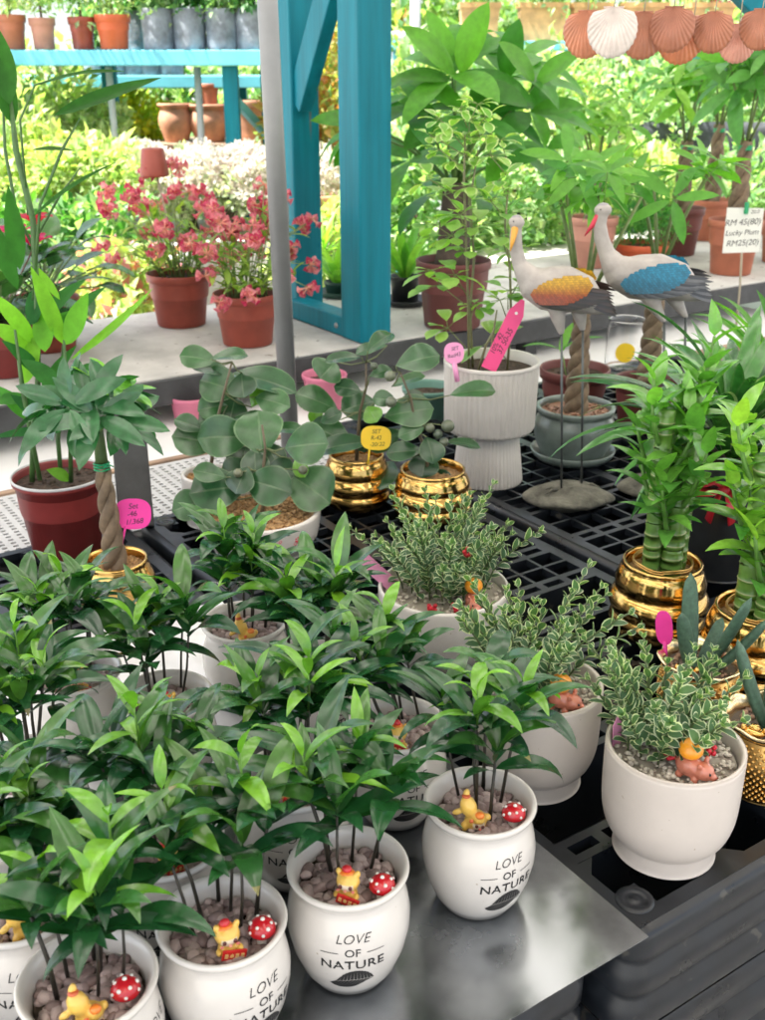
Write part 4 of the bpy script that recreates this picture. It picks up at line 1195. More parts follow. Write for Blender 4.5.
fig(t, (-.01, 0, .09), dist(p), far(400, 372, dist(p)), [
 (417, 361, 42, 27, 15, 0), (408, 382, 32, 13, 10, 0), (408, 413, 46, 29, 10, 0), (386, 475, 42, 23, 265, 0), (405, 452, 34, 19, 180, 0), (463, 445, 32, 15, -15, 0), (472, 394, 42, 12, 5, 0), (438, 481, 30, 21, -20, 2),
 (385, 400, 22, 16, 170, 0), (430, 450, 26, 24, 280, 2), (412, 432, 26, 16, 200, 0), (425, 465, 24, 28, 260, 2), (386, 440, 36, 20, 215, 0), (412, 400, 24, 16, 30, 2)],
 [(390, 376, 6), (391, 402, 6), (448, 426, 7), (438, 434, 5), (444, 442, 5), (430, 428, 5)], 54)

# ---- braided money tree in a gold pot
p = at(121, 612, 0); t = thing('money_tree', 'small braided money tree in a gold pot with a neon pink tag', 'potted plant', (p.x, p.y, .0012), hd_to(p))
ringpot(t, .066, .10, 2)
mb = MB(); braid(mb, (0, 0, .08), .19, .0165, (0, -.006), 1.7); part('trunk', mb, M['bark'], t)
g = random.Random(61); lf = MB(); st = MB(); tie = MB()
top = V((0, -.006, .268)); tube(st, [top-V((0, 0, .01)), top+V((0, 0, .045)), top+V((0, -.002, .085))], [.011, .009, .008], 9, 0, (.07, .12, .035))
for zz in (.262, .267, .272): tube(tie, [(.0125*math.cos(a*PI/8), -.006+.0125*math.sin(a*PI/8), zz+.001*math.sin(a)) for a in range(17)], .0016, 5, cap=False)
tube(tie, [(.013, -.006, .267), (.020, .004, .276), (.017, .012, .270)], .0012, 5); tube(tie, [(.013, -.006, .267), (.021, -.014, .274)], .0012, 5)
part('tie', tie, M['tie'], t)
for k in range(15):
    a = k*2.4; e = R(g.uniform(-5, 60)); d = V((math.cos(a)*math.cos(e), math.sin(a)*math.cos(e), math.sin(e)))
    b = top+V((0, 0, g.uniform(.05, .085))); q = b+d*g.uniform(.035, .085)
    tube(st, [b, b.lerp(q, .5)+V((0, 0, .006)), q], [.0022, .0018, .0014], 6, 0, (.10, .22, .04))
    young = e > R(48)
    palmate(lf, st, q, (d+V((.15, 0, .4))).normalized(), g.randint(5, 6), .092 if not young else .07, .33, g, ((.018, .10, .035), (.035, .15, .045)) if not young else ((.10, .33, .03), (.18, .45, .04)), .6, 18)
part('branches', st, M['stem'], t); part('foliage', lf, M['leaf'], t)

# ---- dark red pot of tall canes at the left
p = at(68, 550, 0); t = thing('potted_cane', 'tall leafy cane plant in a dark red pot at the left', 'potted plant', (p.x, p.y, .0012), 0)
nursery_pot(t, .088, .064, .155, 'redpot', lip=.006, soil_z=.140)
mb = MB(); lathe(mb, [(.0862, .152), (.0885, .1535), (.0885, .1575), (.0855, .158), (.0845, .152)], 44); part('rim', mb, M['palegrey'], t)
g = random.Random(62); st = MB(); lf = MB(); Yc = dist(p); o = V(t.location)
def cane(pts, r=.0045):
    P = [far(u, v, Yc+dy)-o for (u, v, dy) in pts]; tube(st, P, [r]*(len(P)-1)+[r*.5], 8, 0, (.05, .12, .03)); return P
P1_ = cane([(32, 492, .0), (33, 430, .0), (38, 380, .0), (37, 300, 0), (33, 220, .01), (16, 150, .01), (10, 95, .02)], .0055)
cane([(33, 300, 0), (40, 205, 0), (62, 150, .0), (80, 118, 0)], .0028); cane([(35, 250, .01), (17, 215, .02), (5, 150, .02), (2, 80, .02)], .0028)
cane([(62, 488, .03), (58, 440, .03), (60, 400, .03), (63, 345, .03)]); cane([(71, 482, .0), (70, 420, -.01), (66, 385, -.02), (64, 340, -.02)]); cane([(40, 480, -.03), (28, 420, -.03), (22, 385, -.03), (15, 330, -.03)])
cane([(28, 215, .01), (20, 120, 0), (35, 85, 0), (70, 74, 0)], .002); cane([(38, 235, 0), (60, 195, 0), (80, 168, 0)], .002)
def fl(u0, v0, u1, v1, w, dy=0, sag=.25, col=None, n=None):
    a = far(u0, v0, Yc+dy)-o; b = far(u1, v1, Yc+dy+g.uniform(-.03, .03))-o; k = Yc/ray(u0, v0)[1]
    leaf_pq(lf, a, b, w*k, sag, n if n is not None else (UP*.8-FWD*.6+RIGHT*g.uniform(-.3, .3)), prof=p_lance, seg=10, col=col or lerp(MID, (.07, .24, .045), g.random()), fold=.2)
YG = (.17, .40, .035)
for q in ((53, 116, 162, 78, 24, 0, .05, (.02, .095, .012)), (10, 105, -4, 25, 26, 0, -.1, (.03, .12, .02)), (14, 125, -14, 40, 24, .02, .1, (.025, .1, .02)), (70, 74, 126, 72, 6, 0, .1, (.03, .1, .02)), (40, 85, 100, 73, 6, 0, .2, (.04, .12, .03)),
          (32, 150, 76, 152, 7, 0, .2, (.05, .12, .03)), (30, 220, 120, 163, 7, 0, .2, (.03, .11, .02)), (20, 270, 8, 185, 19, 0, -.1, (.03, .13, .02)), (18, 290, -20, 200, 18, .02, .1, (.03, .12, .025)),
          (70, 360, 152, 287, 13, -.02, -.15, YG), (64, 345, 30, 265, 17, 0, .1, YG), (66, 345, 88, 292, 24, -.03, -.05, (.12, .34, .03)), (45, 352, 42, 302, 22, -.02, 0, (.12, .34, .03)), (30, 325, 42, 282, 24, 0, 0, MID),
          (38, 330, 88, 280, 20, .02, .3, None), (60, 335, 108, 287, 17, .02, .3, None), (35, 345, -15, 290, 18, 0, .3, YG), (30, 350, -10, 325, 20, 0, .4, YG), (40, 375, 0, 340, 15, 0, .4, None), (22, 385, 40, 330, 20, 0, 0, YG),
          (40, 400, 78, 345, 14, 0, .3, None), (62, 392, 20, 360, 20, -.03, .4, None), (62, 396, 100, 362, 17, 0, .4, None), (30, 420, -6, 385, 15, 0, .4, None), (58, 430, 10, 395, 18, -.02, .4, None), (60, 400, 28, 440, 13, 0, .5, MID),
          (66, 395, 118, 392, 14, -.02, .4, None), (62, 432, -10, 440, 11, -.03, .3, MID), (32, 400, -12, 405, 16, 0, .4, None), (70, 480, 46, 470, 14, 0, .3, (.12, .30, .03)), (28, 345, 75, 310, 15, 0, .2, None), (60, 300, 30, 262, 9, 0, .2, YG)):
    fl(*q)
part('canes', st, M['stem'], t); part('foliage', lf, M['leaf_matt'], t)

# ---- fluted planter
p = at(487, 479, 0); t = thing('fluted_planter', 'tall fluted white planter on a flared foot with thin leggy stems', 'potted plant', (p.x, p.y, .0012), hd_to(p))
mb = MB(); flt = lambda a, z: 1-.030*(1-abs(math.sin(a*26)))**1.2
lathe(mb, [(.0005, 0), (.079, 0), (.080, .003), (.072, .07), (.067, .112), (.0665, .118)], 312, rmod=flt)
lathe(mb, [(.0665, .118), (.088, .1185), (.096, .122), (.1005, .130), (.1035, .268)], 312, rmod=flt)
lathe(mb, [(.1035, .268), (.1045, .270), (.1045, .2765), (.1025, .278), (.0985, .276), (.097, .25), (.096, .24)], 64)
part('pot', mb, M['cer_flute'], t)
mb = MB(); disc(mb, .097, .254, 36); part('soil', mb, M['soil'], t)
g = random.Random(66); st = MB(); lf = MB(); o = V(t.location); Yf = dist(p); rzI = Matrix.Rotation(-t.rotation_euler.z, 3, 'Z')
def L2(u, v, dy): return rzI @ (far(u, v, Yf+dy)-o)
def sprig(pt, n, L, dirs=None, var=0.0):
    for k in range(n+3):
        L_ = L*1.5; a = g.random()*6.28; e = R(g.uniform(-30, 40)); d = V((math.cos(a)*math.cos(e), math.sin(a)*math.cos(e), math.sin(e)))
        l = L_*g.uniform(.6, 1.15); c = lerp((.15, .36, .07), (.32, .50, .12), g.random())
        st_end = pt+d*l*.4
        leaf(lf, st_end, d, (0, 0, 1), l, l*.72, curl=g.uniform(.2, .9), prof=p_obov, seg=5, col=c, edge=lerp(c, (.62, .66, .42), var), fold=.2, ew=.7)
        tube(st, [pt, st_end], .0007, 4, 0, (.16, .25, .06))
for path in ([(469, 372, 0), (468, 300, .01), (466, 240, .0), (464, 180, .01), (465, 135, 0)], [(473, 372, .02), (470, 310, .02), (474, 260, .03), (470, 200, .03), (478, 150, .02)], [(507, 372, 0), (511, 320, 0), (510, 270, .0), (505, 225, .0), (508, 190, 0)],
             [(492, 375, -.02), (492, 340, -.02), (497, 310, -.02)], [(478, 372, -.03), (486, 345, -.03), (494, 330, -.04)]):
    P = [L2(*q) for q in path]; tube(st, P, [.0028]*(len(P)-1)+[.0016], 7, 0, (.17, .17, .08))
for (u, v, n, L, var) in ((455, 275, 4, .032, 0), (440, 285, 3, .034, 0), (432, 270, 3, .03, 0), (475, 305, 4, .03, 0), (448, 328, 3, .03, .2), (492, 340, 3, .036, .5), (500, 300, 4, .03, 0), (508, 290, 4, .03, 0), (520, 280, 3, .03, 0), (470, 250, 4, .035, 0),
                         (452, 235, 5, .036, 0), (435, 225, 5, .034, .1), (460, 215, 5, .034, .1), (480, 225, 5, .034, .1), (500, 235, 5, .034, .3), (515, 250, 4, .03, 0), (508, 215, 5, .032, .3), (490, 200, 5, .03, .5), (445, 195, 4, .03, .3), (470, 185, 5, .03, .6),
                         (430, 180, 4, .026, .6), (500, 180, 4, .028, .7), (455, 160, 7, .024, .8), (475, 160, 7, .024, .8), (490, 155, 6, .024, .9), (440, 150, 6, .024, .8), (465, 140, 8, .022, .8), (480, 135, 7, .022, .9), (450, 130, 7, .022, .8), (470, 120, 8, .022, .8), (485, 118, 6, .022, .9), (440, 120, 6, .022, .7), (500, 140, 5, .022, .9), (430, 135, 5, .022, .8), (460, 108, 6, .02, .7), (478, 104, 5, .02, .8)):
    pt = L2(u, v, g.uniform(-.03, .04)); sprig(pt, n, L, var=var)
    tube(st, [pt, pt.lerp(L2(468 if u < 490 else 508, v+22, .01), .9)], [.001, .0014], 5, 0, (.18, .22, .08))
part('stems', st, M['stem'], t); part('foliage', lf, M['leaf_soft'], t)

# ---- cranes
def lean(t, deg):
    t.rotation_euler = (Matrix.Rotation(R(deg), 3, FWD) @ t.rotation_euler.to_matrix()).to_euler()
def crane(t, wing_cols, beak_col, neck, beak, bx=0.0):
    mb = MB()
    tube(mb, [(-.098, 0, .412), (-.080, 0, .424), (-.050, 0, .448), (-.015, 0, .458), (.025, 0, .462), (.052, 0, .474), (.066, 0, .492)], [.004, .020, .038, .047, .044, .034, .021], 20, ell=[(.9, 1)]*7)
    n = [V(q) for q in neck]
    tube(mb, [V((.045, 0, .47)), V((.062, 0, .488))]+n, [.028, .024]+[.0152-.0045*i/(len(n)-1) for i in range(len(n))], 14)
    blob(mb, n[-1], (.0165, .0130, .0140))
    for y in (-.015, .015):
        xo = -.020+y*1.3; tube(mb, [(xo+.004, y, .435), (xo+.002, y, .40), (xo, y, .372)], [.021, .014, .0055], 12)
    for q_ in range(len(mb.v)): mb.v[q_] = (mb.v[q_][0]+bx*max(0, min(1, (mb.v[q_][2]-.385)/.03)), mb.v[q_][1], mb.v[q_][2])
    me = baked('body', mb, [M['crane_white']], [('REMESH', dict(mode='VOXEL', voxel_size=.0022)), ('SMOOTH', dict(factor=.5, iterations=5))])
    link('body', me, t)
    n = [q_+V((bx, 0, 0)) for q_ in n]
    mb = MB(); h = n[-1]; b = V(beak)+V((bx, 0, 0)); d = (b-h).normalized()
    tube(mb, [h+d*.009, h+d*.014, h.lerp(b, .6), b], [.0080, .0075, .0050, .0010], 12); part('beak', mb, mat('beak_paint', beak_col, .4, noise=(30, .15)), t)
    mb = MB()
    for y in (-1, 1): blob(mb, h+V((.004, y*.0112, .003)), .0016, None, 0, (.01, .01, .01))
    blob(mb, h+V((0, 0, .0085)), (.011, .0085, .0060), None, 0, (.30, .28, .30)); part('crown', mb, M['paint'], t)
    for y in (-1, 1):
        w = MB()
        # covert scales over the wing, dark flight feathers below and behind
        for j in range(15):
            for i in range(24):
                x = .048-.118*i/23-(.0026 if j % 2 else 0); z = .492-.056*j/14; gq = (.492-z)/.056
                if ((x+.012)/.058)**2+((z-.463+.16*(x+.012))/.025)**2 > 1: continue
                f = (.048-x)/.118
                ny = 1-((x+.01)/.105)**2-((z-.458)/.058)**2
                yy = .046*math.sqrt(max(.08, ny))+.0022
                c = lerp(wing_cols[0], wing_cols[1], min(1, max(0, (gq-.22)*2.2)))
                leaf(w, (x+.004, y*yy, z+.003), (-1, y*(-.10), -.35-.3*gq), (.1, y, .25), .0092, .0080, curl=.12, prof=p_round, seg=5, col=tuple(q*(.8+.35*((i*7+j*3) % 5)/4) for q in c), edge=tuple(q*.6 for q in c), ew=.78, fold=.0)
        for row in range(2):
            for i in range(19):
                f = i/18; x = .040-.104*f; cz = .463-.16*(x+.012)
                z = cz-.027*math.sqrt(max(0.02, 1-((x+.012)/.060)**2))+.008-.006*row
                L = (.020+.030*f)*(1+.2*row)*.85; yy = .040*math.sqrt(max(.12, 1-((x+.01)/.1)**2-((z-.458)/.07)**2))+.0042-.0012*row
                leaf(w, (x, y*yy, z), (-1, -y*.22, -.60+.40*f), (.1, y, .2), L, .0078, curl=.12, prof=p_strap, seg=6, col=lerp(wing_cols[2], wing_cols[3], ((i+row) % 3)/2), fold=.12)
        for i in range(6):
            leaf(w, (-.052-.003*i, y*(.026-.001*i), .462-.006*i), (-1, -y*.18, -.38-.03*i), (.05, y, .3), .058, .010, curl=.1, prof=p_strap, seg=6, col=lerp(wing_cols[2], wing_cols[3], (i % 2)), fold=.1)
        w.v = [(q_[0]+bx, q_[1], q_[2]) for q_ in w.v]
        part('wing', w, M['paint'], t)
    for y in (-.015, .015):
        mb = MB(); xo = -.020+y*1.3; tube(mb, [(xo, y, .378), (xo-.0005, y, .2), (xo, y, .030)], .0024, 8); part('leg', mb, M['wire'], t)
    mb = MB()
    for y in (-.015, .015):
        for a in (-.6, 0, .6, 3.14):
            xo = -.020+y*1.3; tube(mb, [(xo, y, .036), (xo+.022*math.cos(a), y+.022*math.sin(a), .041), (xo+.038*math.cos(a), y+.036*math.sin(a), .033)], [.003, .0028, .0016], 6)
    part('toes', mb, M['stone'], t)
    mb = MB(); blob(mb, (-.012, 0, .018), (.085, .060, .026), None, 0, (1, 1, 1), .35, 4, random.Random(4)); part('stone_base', mb, M['stone'], t)
p = at(562, 503, 0)
t = thing('crane_statue', 'painted crane statue with a yellow and orange wing standing on a flat stone', 'statue', (p.x, p.y, 0), hd_to(p)+R(-95), 'painted crane statues')
crane(t, ((.56, .32, .008), (.30, .045, .008), (.045, .026, .022), (.02, .015, .015)), (.70, .34, .05), [(.076, 0, .510), (.083, 0, .538), (.083, 0.002, .566), (.080, .006, .592)], (.090, .026, .540), .008)
lean(t, -3.6)
p = at(661, 492, 0)
t = thing('crane_statue', 'painted crane statue with a bright blue wing and red beak, rear of the two', 'statue', (p.x, p.y, 0), hd_to(p)+R(-86), 'painted crane statues')
t.scale = (1.13, 1.13, 1.03)
crane(t, ((.006, .18, .30), (.006, .14, .24), (.035, .035, .04), (.12, .12, .125)), (.50, .03, .06), [(.074, 0, .512), (.083, 0, .540), (.086, 0, .568), (.080, 0, .594)], (.112, .008, .548), .028)
lean(t, -4.8)

# ---- braided money trees behind the cranes
def bonsai(t, zb, hb, r, stems, heads, seed, L=.12, cols=((.05, .22, .03), (.16, .40, .05)), turns=2.4, spread=1.0):
    g = random.Random(seed); mb = MB(); braid(mb, (0, 0, zb), hb, r, (0, 0), turns); part('trunk', mb, M['bark'], t)
    st = MB(); lf = MB()
    for k in range(stems):
        a = 2*PI*k/stems+.4; out = V((math.cos(a), math.sin(a), 0))
        b = V((0, 0, zb+hb-.01))+out*r*.3; hh = g.uniform(.16, .28)*spread
        tp = b+V((0, 0, hh))+out*hh*g.uniform(.15, .45)
        tube(st, [b, b.lerp(tp, .5)+V((0, 0, .01)), tp], [.0055, .0045, .0035], 7, 0, (.12, .17, .05))
        for j in range(heads):
            aa = g.random()*6.28; e = R(g.uniform(0, 65)); d = V((math.cos(aa)*math.cos(e), math.sin(aa)*math.cos(e), math.sin(e)))
            q0 = b.lerp(tp, g.uniform(.7, 1)); q = q0+d*g.uniform(.05, .13)*spread
            tube(st, [q0, q0.lerp(q, .5)+V((0, 0, .01)), q], [.002, .0017, .0014], 5, 0, (.14, .28, .05))
            palmate(lf, st, q, (d+V((.35, 0, .55))).normalized(), g.randint(5, 6), L*g.uniform(.8, 1.25), .27, g, cols, .7, 10)
    part('branches', st, M['stem'], t); part('foliage', lf, M['leaf_soft'], t)
p = at(572, 457, 0); t = thing('money_tree', 'braided money tree in a grey green glazed bonsai pot behind the yellow winged crane', 'potted plant', (p.x, p.y, .0012), hd_to(p))
mb = MB(); lathe(mb, interp([(.0005, .012), (.070, .012), (.078, .016), (.092, .05), (.0945, .085), (.088, .104), (.0865, .112), (.092, .118), (.0925, .126), (.088, .129), (.082, .125), (.080, .11), (.079, .10)]), 56); part('pot', mb, M['greypot'], t)
mb = MB(); lathe(mb, [(.0005, 0), (.085, 0), (.096, .010), (.101, .022), (.098, .024), (.092, .013), (.0005, .010)], 48); part('saucer', mb, M['greypot'], t)
mb = MB(); g = random.Random(9); disc(mb, .081, .114, 30, 0, (.25, .12, .07))
for k in range(160):
    a = g.random()*6.28; q = .077*math.sqrt(g.random()); s = .005*g.uniform(.6, 1.3); blob(mb, (q*math.cos(a), q*math.sin(a), .116), (s, s*.8, s*.6), None, 0, lerp((.16, .08, .05), (.42, .24, .16), g.random()), .5, 1, g)
part('gravel', mb, M['pebble'], t)
bonsai(t, .10, .27, .024, 5, 2, 71, .105)
p = at(643, 428, 0); t = thing('money_tree', 'braided money tree in a plain brown pot behind the blue winged crane', 'potted plant', (p.x, p.y, .0012), hd_to(p))
nursery_pot(t, .085, .065, .13, 'brownpot'); bonsai(t, .10, .32, .025, 4, 2, 72, .10, turns=2.8)

# ---- small pots on the low table and between the pallets
p = at(572, 411, 0); t = thing('potted_seedling', 'brown plastic pot with a single seedling behind the glazed bonsai pot', 'potted plant', (p.x, p.y, -.028), hd_to(p))
nursery_pot(t, .094, .072, .15, 'brownpot', lip=.016); lf = MB(); st = MB()
tube(st, [(.02, -.02, .12), (.02, -.03, .17), (.02, -.04, .20)], .002, 6, 0, (.2, .32, .1)); leaf(lf, (.02, -.04, .20), (0, .75, .5), (0, 0, 1), .12, .035, .7, p_lance, 8, (.10, .32, .04)); leaf(lf, (.02, -.04, .20), (.3, -.8, .35), (0, 0, 1), .11, .03, .7, p_lance, 8, (.10, .30, .04)); leaf(lf, (.02, -.04, .19), (-.4, .2, .9), (0, 0, 1), .10, .028, .7, p_lance, 8, (.13, .34, .04))
part('stem', st, M['stem'], t); part('foliage', lf, M['leaf_soft'], t)
def smallpot(u, v, z, rt, rb, h, m_, lb, grp=None, name='flower_pot', plant=None):
    p = at(u, v, z); t = thing(name, lb, 'flower pot' if not plant else 'potted plant', (p.x, p.y, z+.0008), hd_to(p), grp)
    nursery_pot(t, rt, rb, h, m_, lip=.008); return t
smallpot(428, 424, -.03, .072, .052, .105, 'tealpot', 'empty teal green pot between the fig and the fluted planter')
smallpot(325, 408, -.03, .064, .05, .10, 'pinkpot', 'pink plastic pot on the low table, right of the grey pole', 'pink pots on the low table')
smallpot(192, 420, -.03, .058, .046, .07, 'pinkpot', 'pink plastic pot on the low table, left of the grey pole', 'pink pots on the low table')
p = at(623, 376, -.02); t = thing('glass_jar', 'clear glass jar with a yellow lemon shaped label behind the crane legs', 'jar', (p.x, p.y, -.0), hd_to(p))
mb = MB(); lathe(mb, [(.0005, .002), (.052, .002), (.056, .006), (.060, .02), (.060, .13), (.056, .142), (.056, .155), (.058, .158), (.056, .160), (.0535, .158), (.0535, .142), (.0575, .128), (.0575, .02), (.053, .008), (.0005, .006)], 48); part('glass_body', mb, M['glass'], t)
mb = MB(); vs = []; fs = []
for q_ in range(1, 7):
    for k in range(24):
        a = 2*PI*k/24; f_ = q_/6; y_ = .030*f_*math.cos(a); vs.append((.0608*math.cos(y_/.0608), .0608*math.sin(y_/.0608), .068+f_*(.030*math.sin(a)+.004*math.cos(a)**3)))
vs.append((.0608, 0, .068)); fs = [(144, k, (k+1) % 24) for k in range(24)]+[(q_*24+k, q_*24+24+k, q_*24+24+(k+1) % 24, q_*24+(k+1) % 24) for q_ in range(5) for k in range(24)]; mb.add(vs, fs); part('label', mb, M['yellow_tag'], t)

# ---- strap leaved plant in the tall black pot, red bow on its rim
p = at(714, 566, 0); t = thing('strap_plant', 'arching strap leaved plant in a tall black pot with a red bow', 'potted plant', (p.x, p.y, .0012), hd_to(p))
mb = MB(); lathe(mb, interp([(.0005, 0), (.070, 0), (.075, .004), (.086, .06), (.094, .14), (.092, .20), (.086, .222), (.092, .236), (.094, .242), (.088, .244), (.082, .236), (.080, .20)]), 56); part('pot', mb, M['blackpot'], t)
mb = MB(); disc(mb, .083, .218, 30); part('soil', mb, M['soil'], t)
mb = MB()
for s in (-1, 1):
    tube(mb, [(.092, 0, .190), (.108, s*.020, .205), (.110, s*.040, .200), (.104, s*.044, .182), (.100, s*.020, .182), (.092, 0, .188)], [.006, .012, .014, .013, .010, .006], 10, ell=[(1, .35)]*6)
    tube(mb, [(.096, s*.004, .186), (.104, s*.014, .160), (.098, s*.020, .128)], [.005, .009, .010], 8, ell=[(1, .25)]*3)
blob(mb, (.098, 0, .188), (.010, .011, .010)); part('bow', mb, M['ribbon'], t)
g = random.Random(77); lf = MB()
for k in range(78):
    a = k*2.4+g.uniform(-.2, .2); f = (k % 26)/26
    e = R(22+58*f+g.uniform(-8, 8)); d = V((math.cos(a)*math.cos(e), math.sin(a)*math.cos(e), math.sin(e)))
    q = V((.035*math.cos(a)*(1-f), .035*math.sin(a)*(1-f), .215+.03*f))
    L = g.uniform(.20, .34); c = lerp((.020, .10, .03), (.075, .25, .045), g.random()); vg = g.random() < .35
    leaf(lf, q, d, (0, 0, 1), L, g.uniform(.024, .036), curl=g.uniform(.7, 1.6), prof=p_strap if not vg else p_lance, seg=12, col=c, edge=lerp(c, (.35, .42, .25), .6 if vg else .08), fold=.35, twist=g.uniform(-.5, .5), ew=.72)
part('foliage', lf, M['leaf'], t)
p = at(775, 455, 0); t = thing('strap_plant', 'bright strap leaved plant at the right photo edge below the paper note', 'potted plant', (p.x, p.y, .0012), hd_to(p))
nursery_pot(t, .09, .07, .15, 'blackpot'); lf = MB()
for k in range(40):
    a = k*2.4; f = (k % 13)/13; e = R(30+52*f+g.uniform(-8, 8)); d = V((math.cos(a)*math.cos(e), math.sin(a)*math.cos(e), math.sin(e)))
    c = lerp((.05, .22, .03), (.17, .44, .05), g.random())
    leaf(lf, (.02*math.cos(a), .02*math.sin(a), .13), d, (0, 0, 1), g.uniform(.24, .38), g.uniform(.024, .034), curl=g.uniform(.5, 1.4), prof=p_strap, seg=12, col=c, fold=.35, twist=g.uniform(-.4, .4))
part('foliage', lf, M['leaf_soft'], t)

# ---- price tags (flat cards) : real cards stuck in the soil, written by hand
def card(name, lb, m_, outline, loc, face, tilt, text, tsize, stake=None, spin=0, grp='price tags', line=1.0, tm='ink', shear=.18, thick=.0009, hole=None, off=(0, 0), cat='price tag'):
    """outline: list of (x, y) in the card plane; face: heading it looks at; tilt: lean back"""
    t = thing(name, lb, cat, loc, 0, grp)
    Mx = Matrix.Rotation(face+PI/2, 4, 'Z') @ Matrix.Rotation(PI/2-tilt, 4, 'X') @ Matrix.Rotation(spin, 4, 'Z')
    mb = MB(); n = len(outline)
    vs = [Mx @ V((x, y, z)) for z in (0, -thick) for (x, y) in outline]
    fs = [tuple(range(n)), tuple(range(2*n-1, n-1, -1))]+[(k, n+k, n+(k+1) % n, (k+1) % n) for k in range(n)]
    mb.add(vs, fs, smooth=False); part('card', mb, M[m_], t)
    if text:
        mb = MB()
        for (body, dx, dy, rot, s) in text:
            v_, f_ = text_mesh(body, s, shear, .95, .0, line); Rt = Matrix.Rotation(rot, 4, 'Z')
            mb.add([Mx @ (Rt @ V((q.x, q.y, 0))+V((dx, dy, .0003))) for q in v_], f_, smooth=False)
        part('handwriting', mb, M[tm], t)
    if hole:
        mb = MB(); mb.add([Mx @ V((hole[0]+hole[2]*math.cos(2*PI*k/14), hole[1]+hole[2]*math.sin(2*PI*k/14), .0003)) for k in range(14)], [tuple(range(14))], smooth=False); part('hole', mb, M['white_dot'], t)
    if stake:
        mb = MB(); tube(mb, [Mx @ V(q) for q in stake[0]], stake[1], 8); part('stake', mb, M[stake[2]], t)
    return t
def oval(w, h, n=26, sq=.75):
    return [(math.copysign(abs(math.cos(2*PI*k/n))**sq, math.cos(2*PI*k/n))*w/2, math.copysign(abs(math.sin(2*PI*k/n))**sq, math.sin(2*PI*k/n))*h/2) for k in range(n)]
def hold(u, v, Y): return far(u, v, Y)
q = far(133, 514, 1.66); card('price_tag', 'neon pink oval tag beside the braided trunk at the left', 'pink_tag', oval(.060, .052), q, hd_to(q), .25, [('Set', 0, .013, .1, .013), ('-46', -.002, 0, .1, .013), ('1/.368', .002, -.013, .12, .0125)], 0, ([(-.012, -.020, -.001), (-.018, -.052, -.001)], .002, 'pink_tag'), -.1)
q = far(454, 353, 2.20); card('price_tag', 'small pink oval tag in the fluted planter', 'lilac_tag', oval(.042, .044, sq=.8), q, hd_to(q), .2, [('SET', .002, .009, .15, .0105), ('Red43', 0, -.005, .2, .0115)], 0, ([(0, -.020, -.001), (.006, -.06, -.001)], .0055, 'lilac_tag'), .05)
q = far(505, 336, 2.21); card('price_tag', 'long rose pink pointed label leaning in the fluted planter', 'rose_tag', [(-.0165, -.078), (.0165, -.078), (.0165, .052), (.004, .082), (-.004, .082), (-.0165, .052)], q, hd_to(q), .1,
    [('37 50-35', .005, -.01, PI/2, .0165), ('10%  42', -.008, -.022, PI/2, .0150)], 0, None, -.42, hole=(.0, .052, .0032))
q = far(376, 438, 2.08); card('price_tag', 'yellow tag hanging among the leaves of the gold potted fig', 'yellow_tag', oval(.062, .050, sq=.7), q, hd_to(q), .2, [('SET', 0, .013, .08, .012), ('R-42', 0, 0, .08, .012), ('-20/.22', .003, -.013, .1, .0115)], 0, ([(-.012, -.02, -.001), (-.014, -.055, -.001)], .002, 'yellow_tag'), -.05)
q = far(372, 567, 1.50); card('plant_label', 'pink pointed plant label between palms and the big white bowl', 'lilac_tag', [(-.011, -.05), (.011, -.05), (.011, .018), (0, .034), (-.011, .018)], q, hd_to(q)+.3, .3, None, 0, None, .75, 'plant labels', cat='plant label')
q = at(617, 737, .14); card('plant_label', 'narrow lilac plant label at the left rim of the front cream pot', 'lilac_tag', [(-.007, -.04), (.007, -.04), (.007, .018), (0, .028), (-.007, .018)], q+V((0, 0, .0)), hd_to(q)+.9, .05, None, 0, None, 0, 'plant labels', cat='plant label')
q = far(664, 628, 1.34); card('plant_label', 'pink round ended plant label behind the tongue leaved succulent', 'pink_tag', oval(.026, .050, sq=.8), q, hd_to(q)-.4, .1, None, 0, ([(0, -.02, -.001), (0, -.06, -.001)], .003, 'pink_tag'), .2, 'plant labels', cat='plant label')
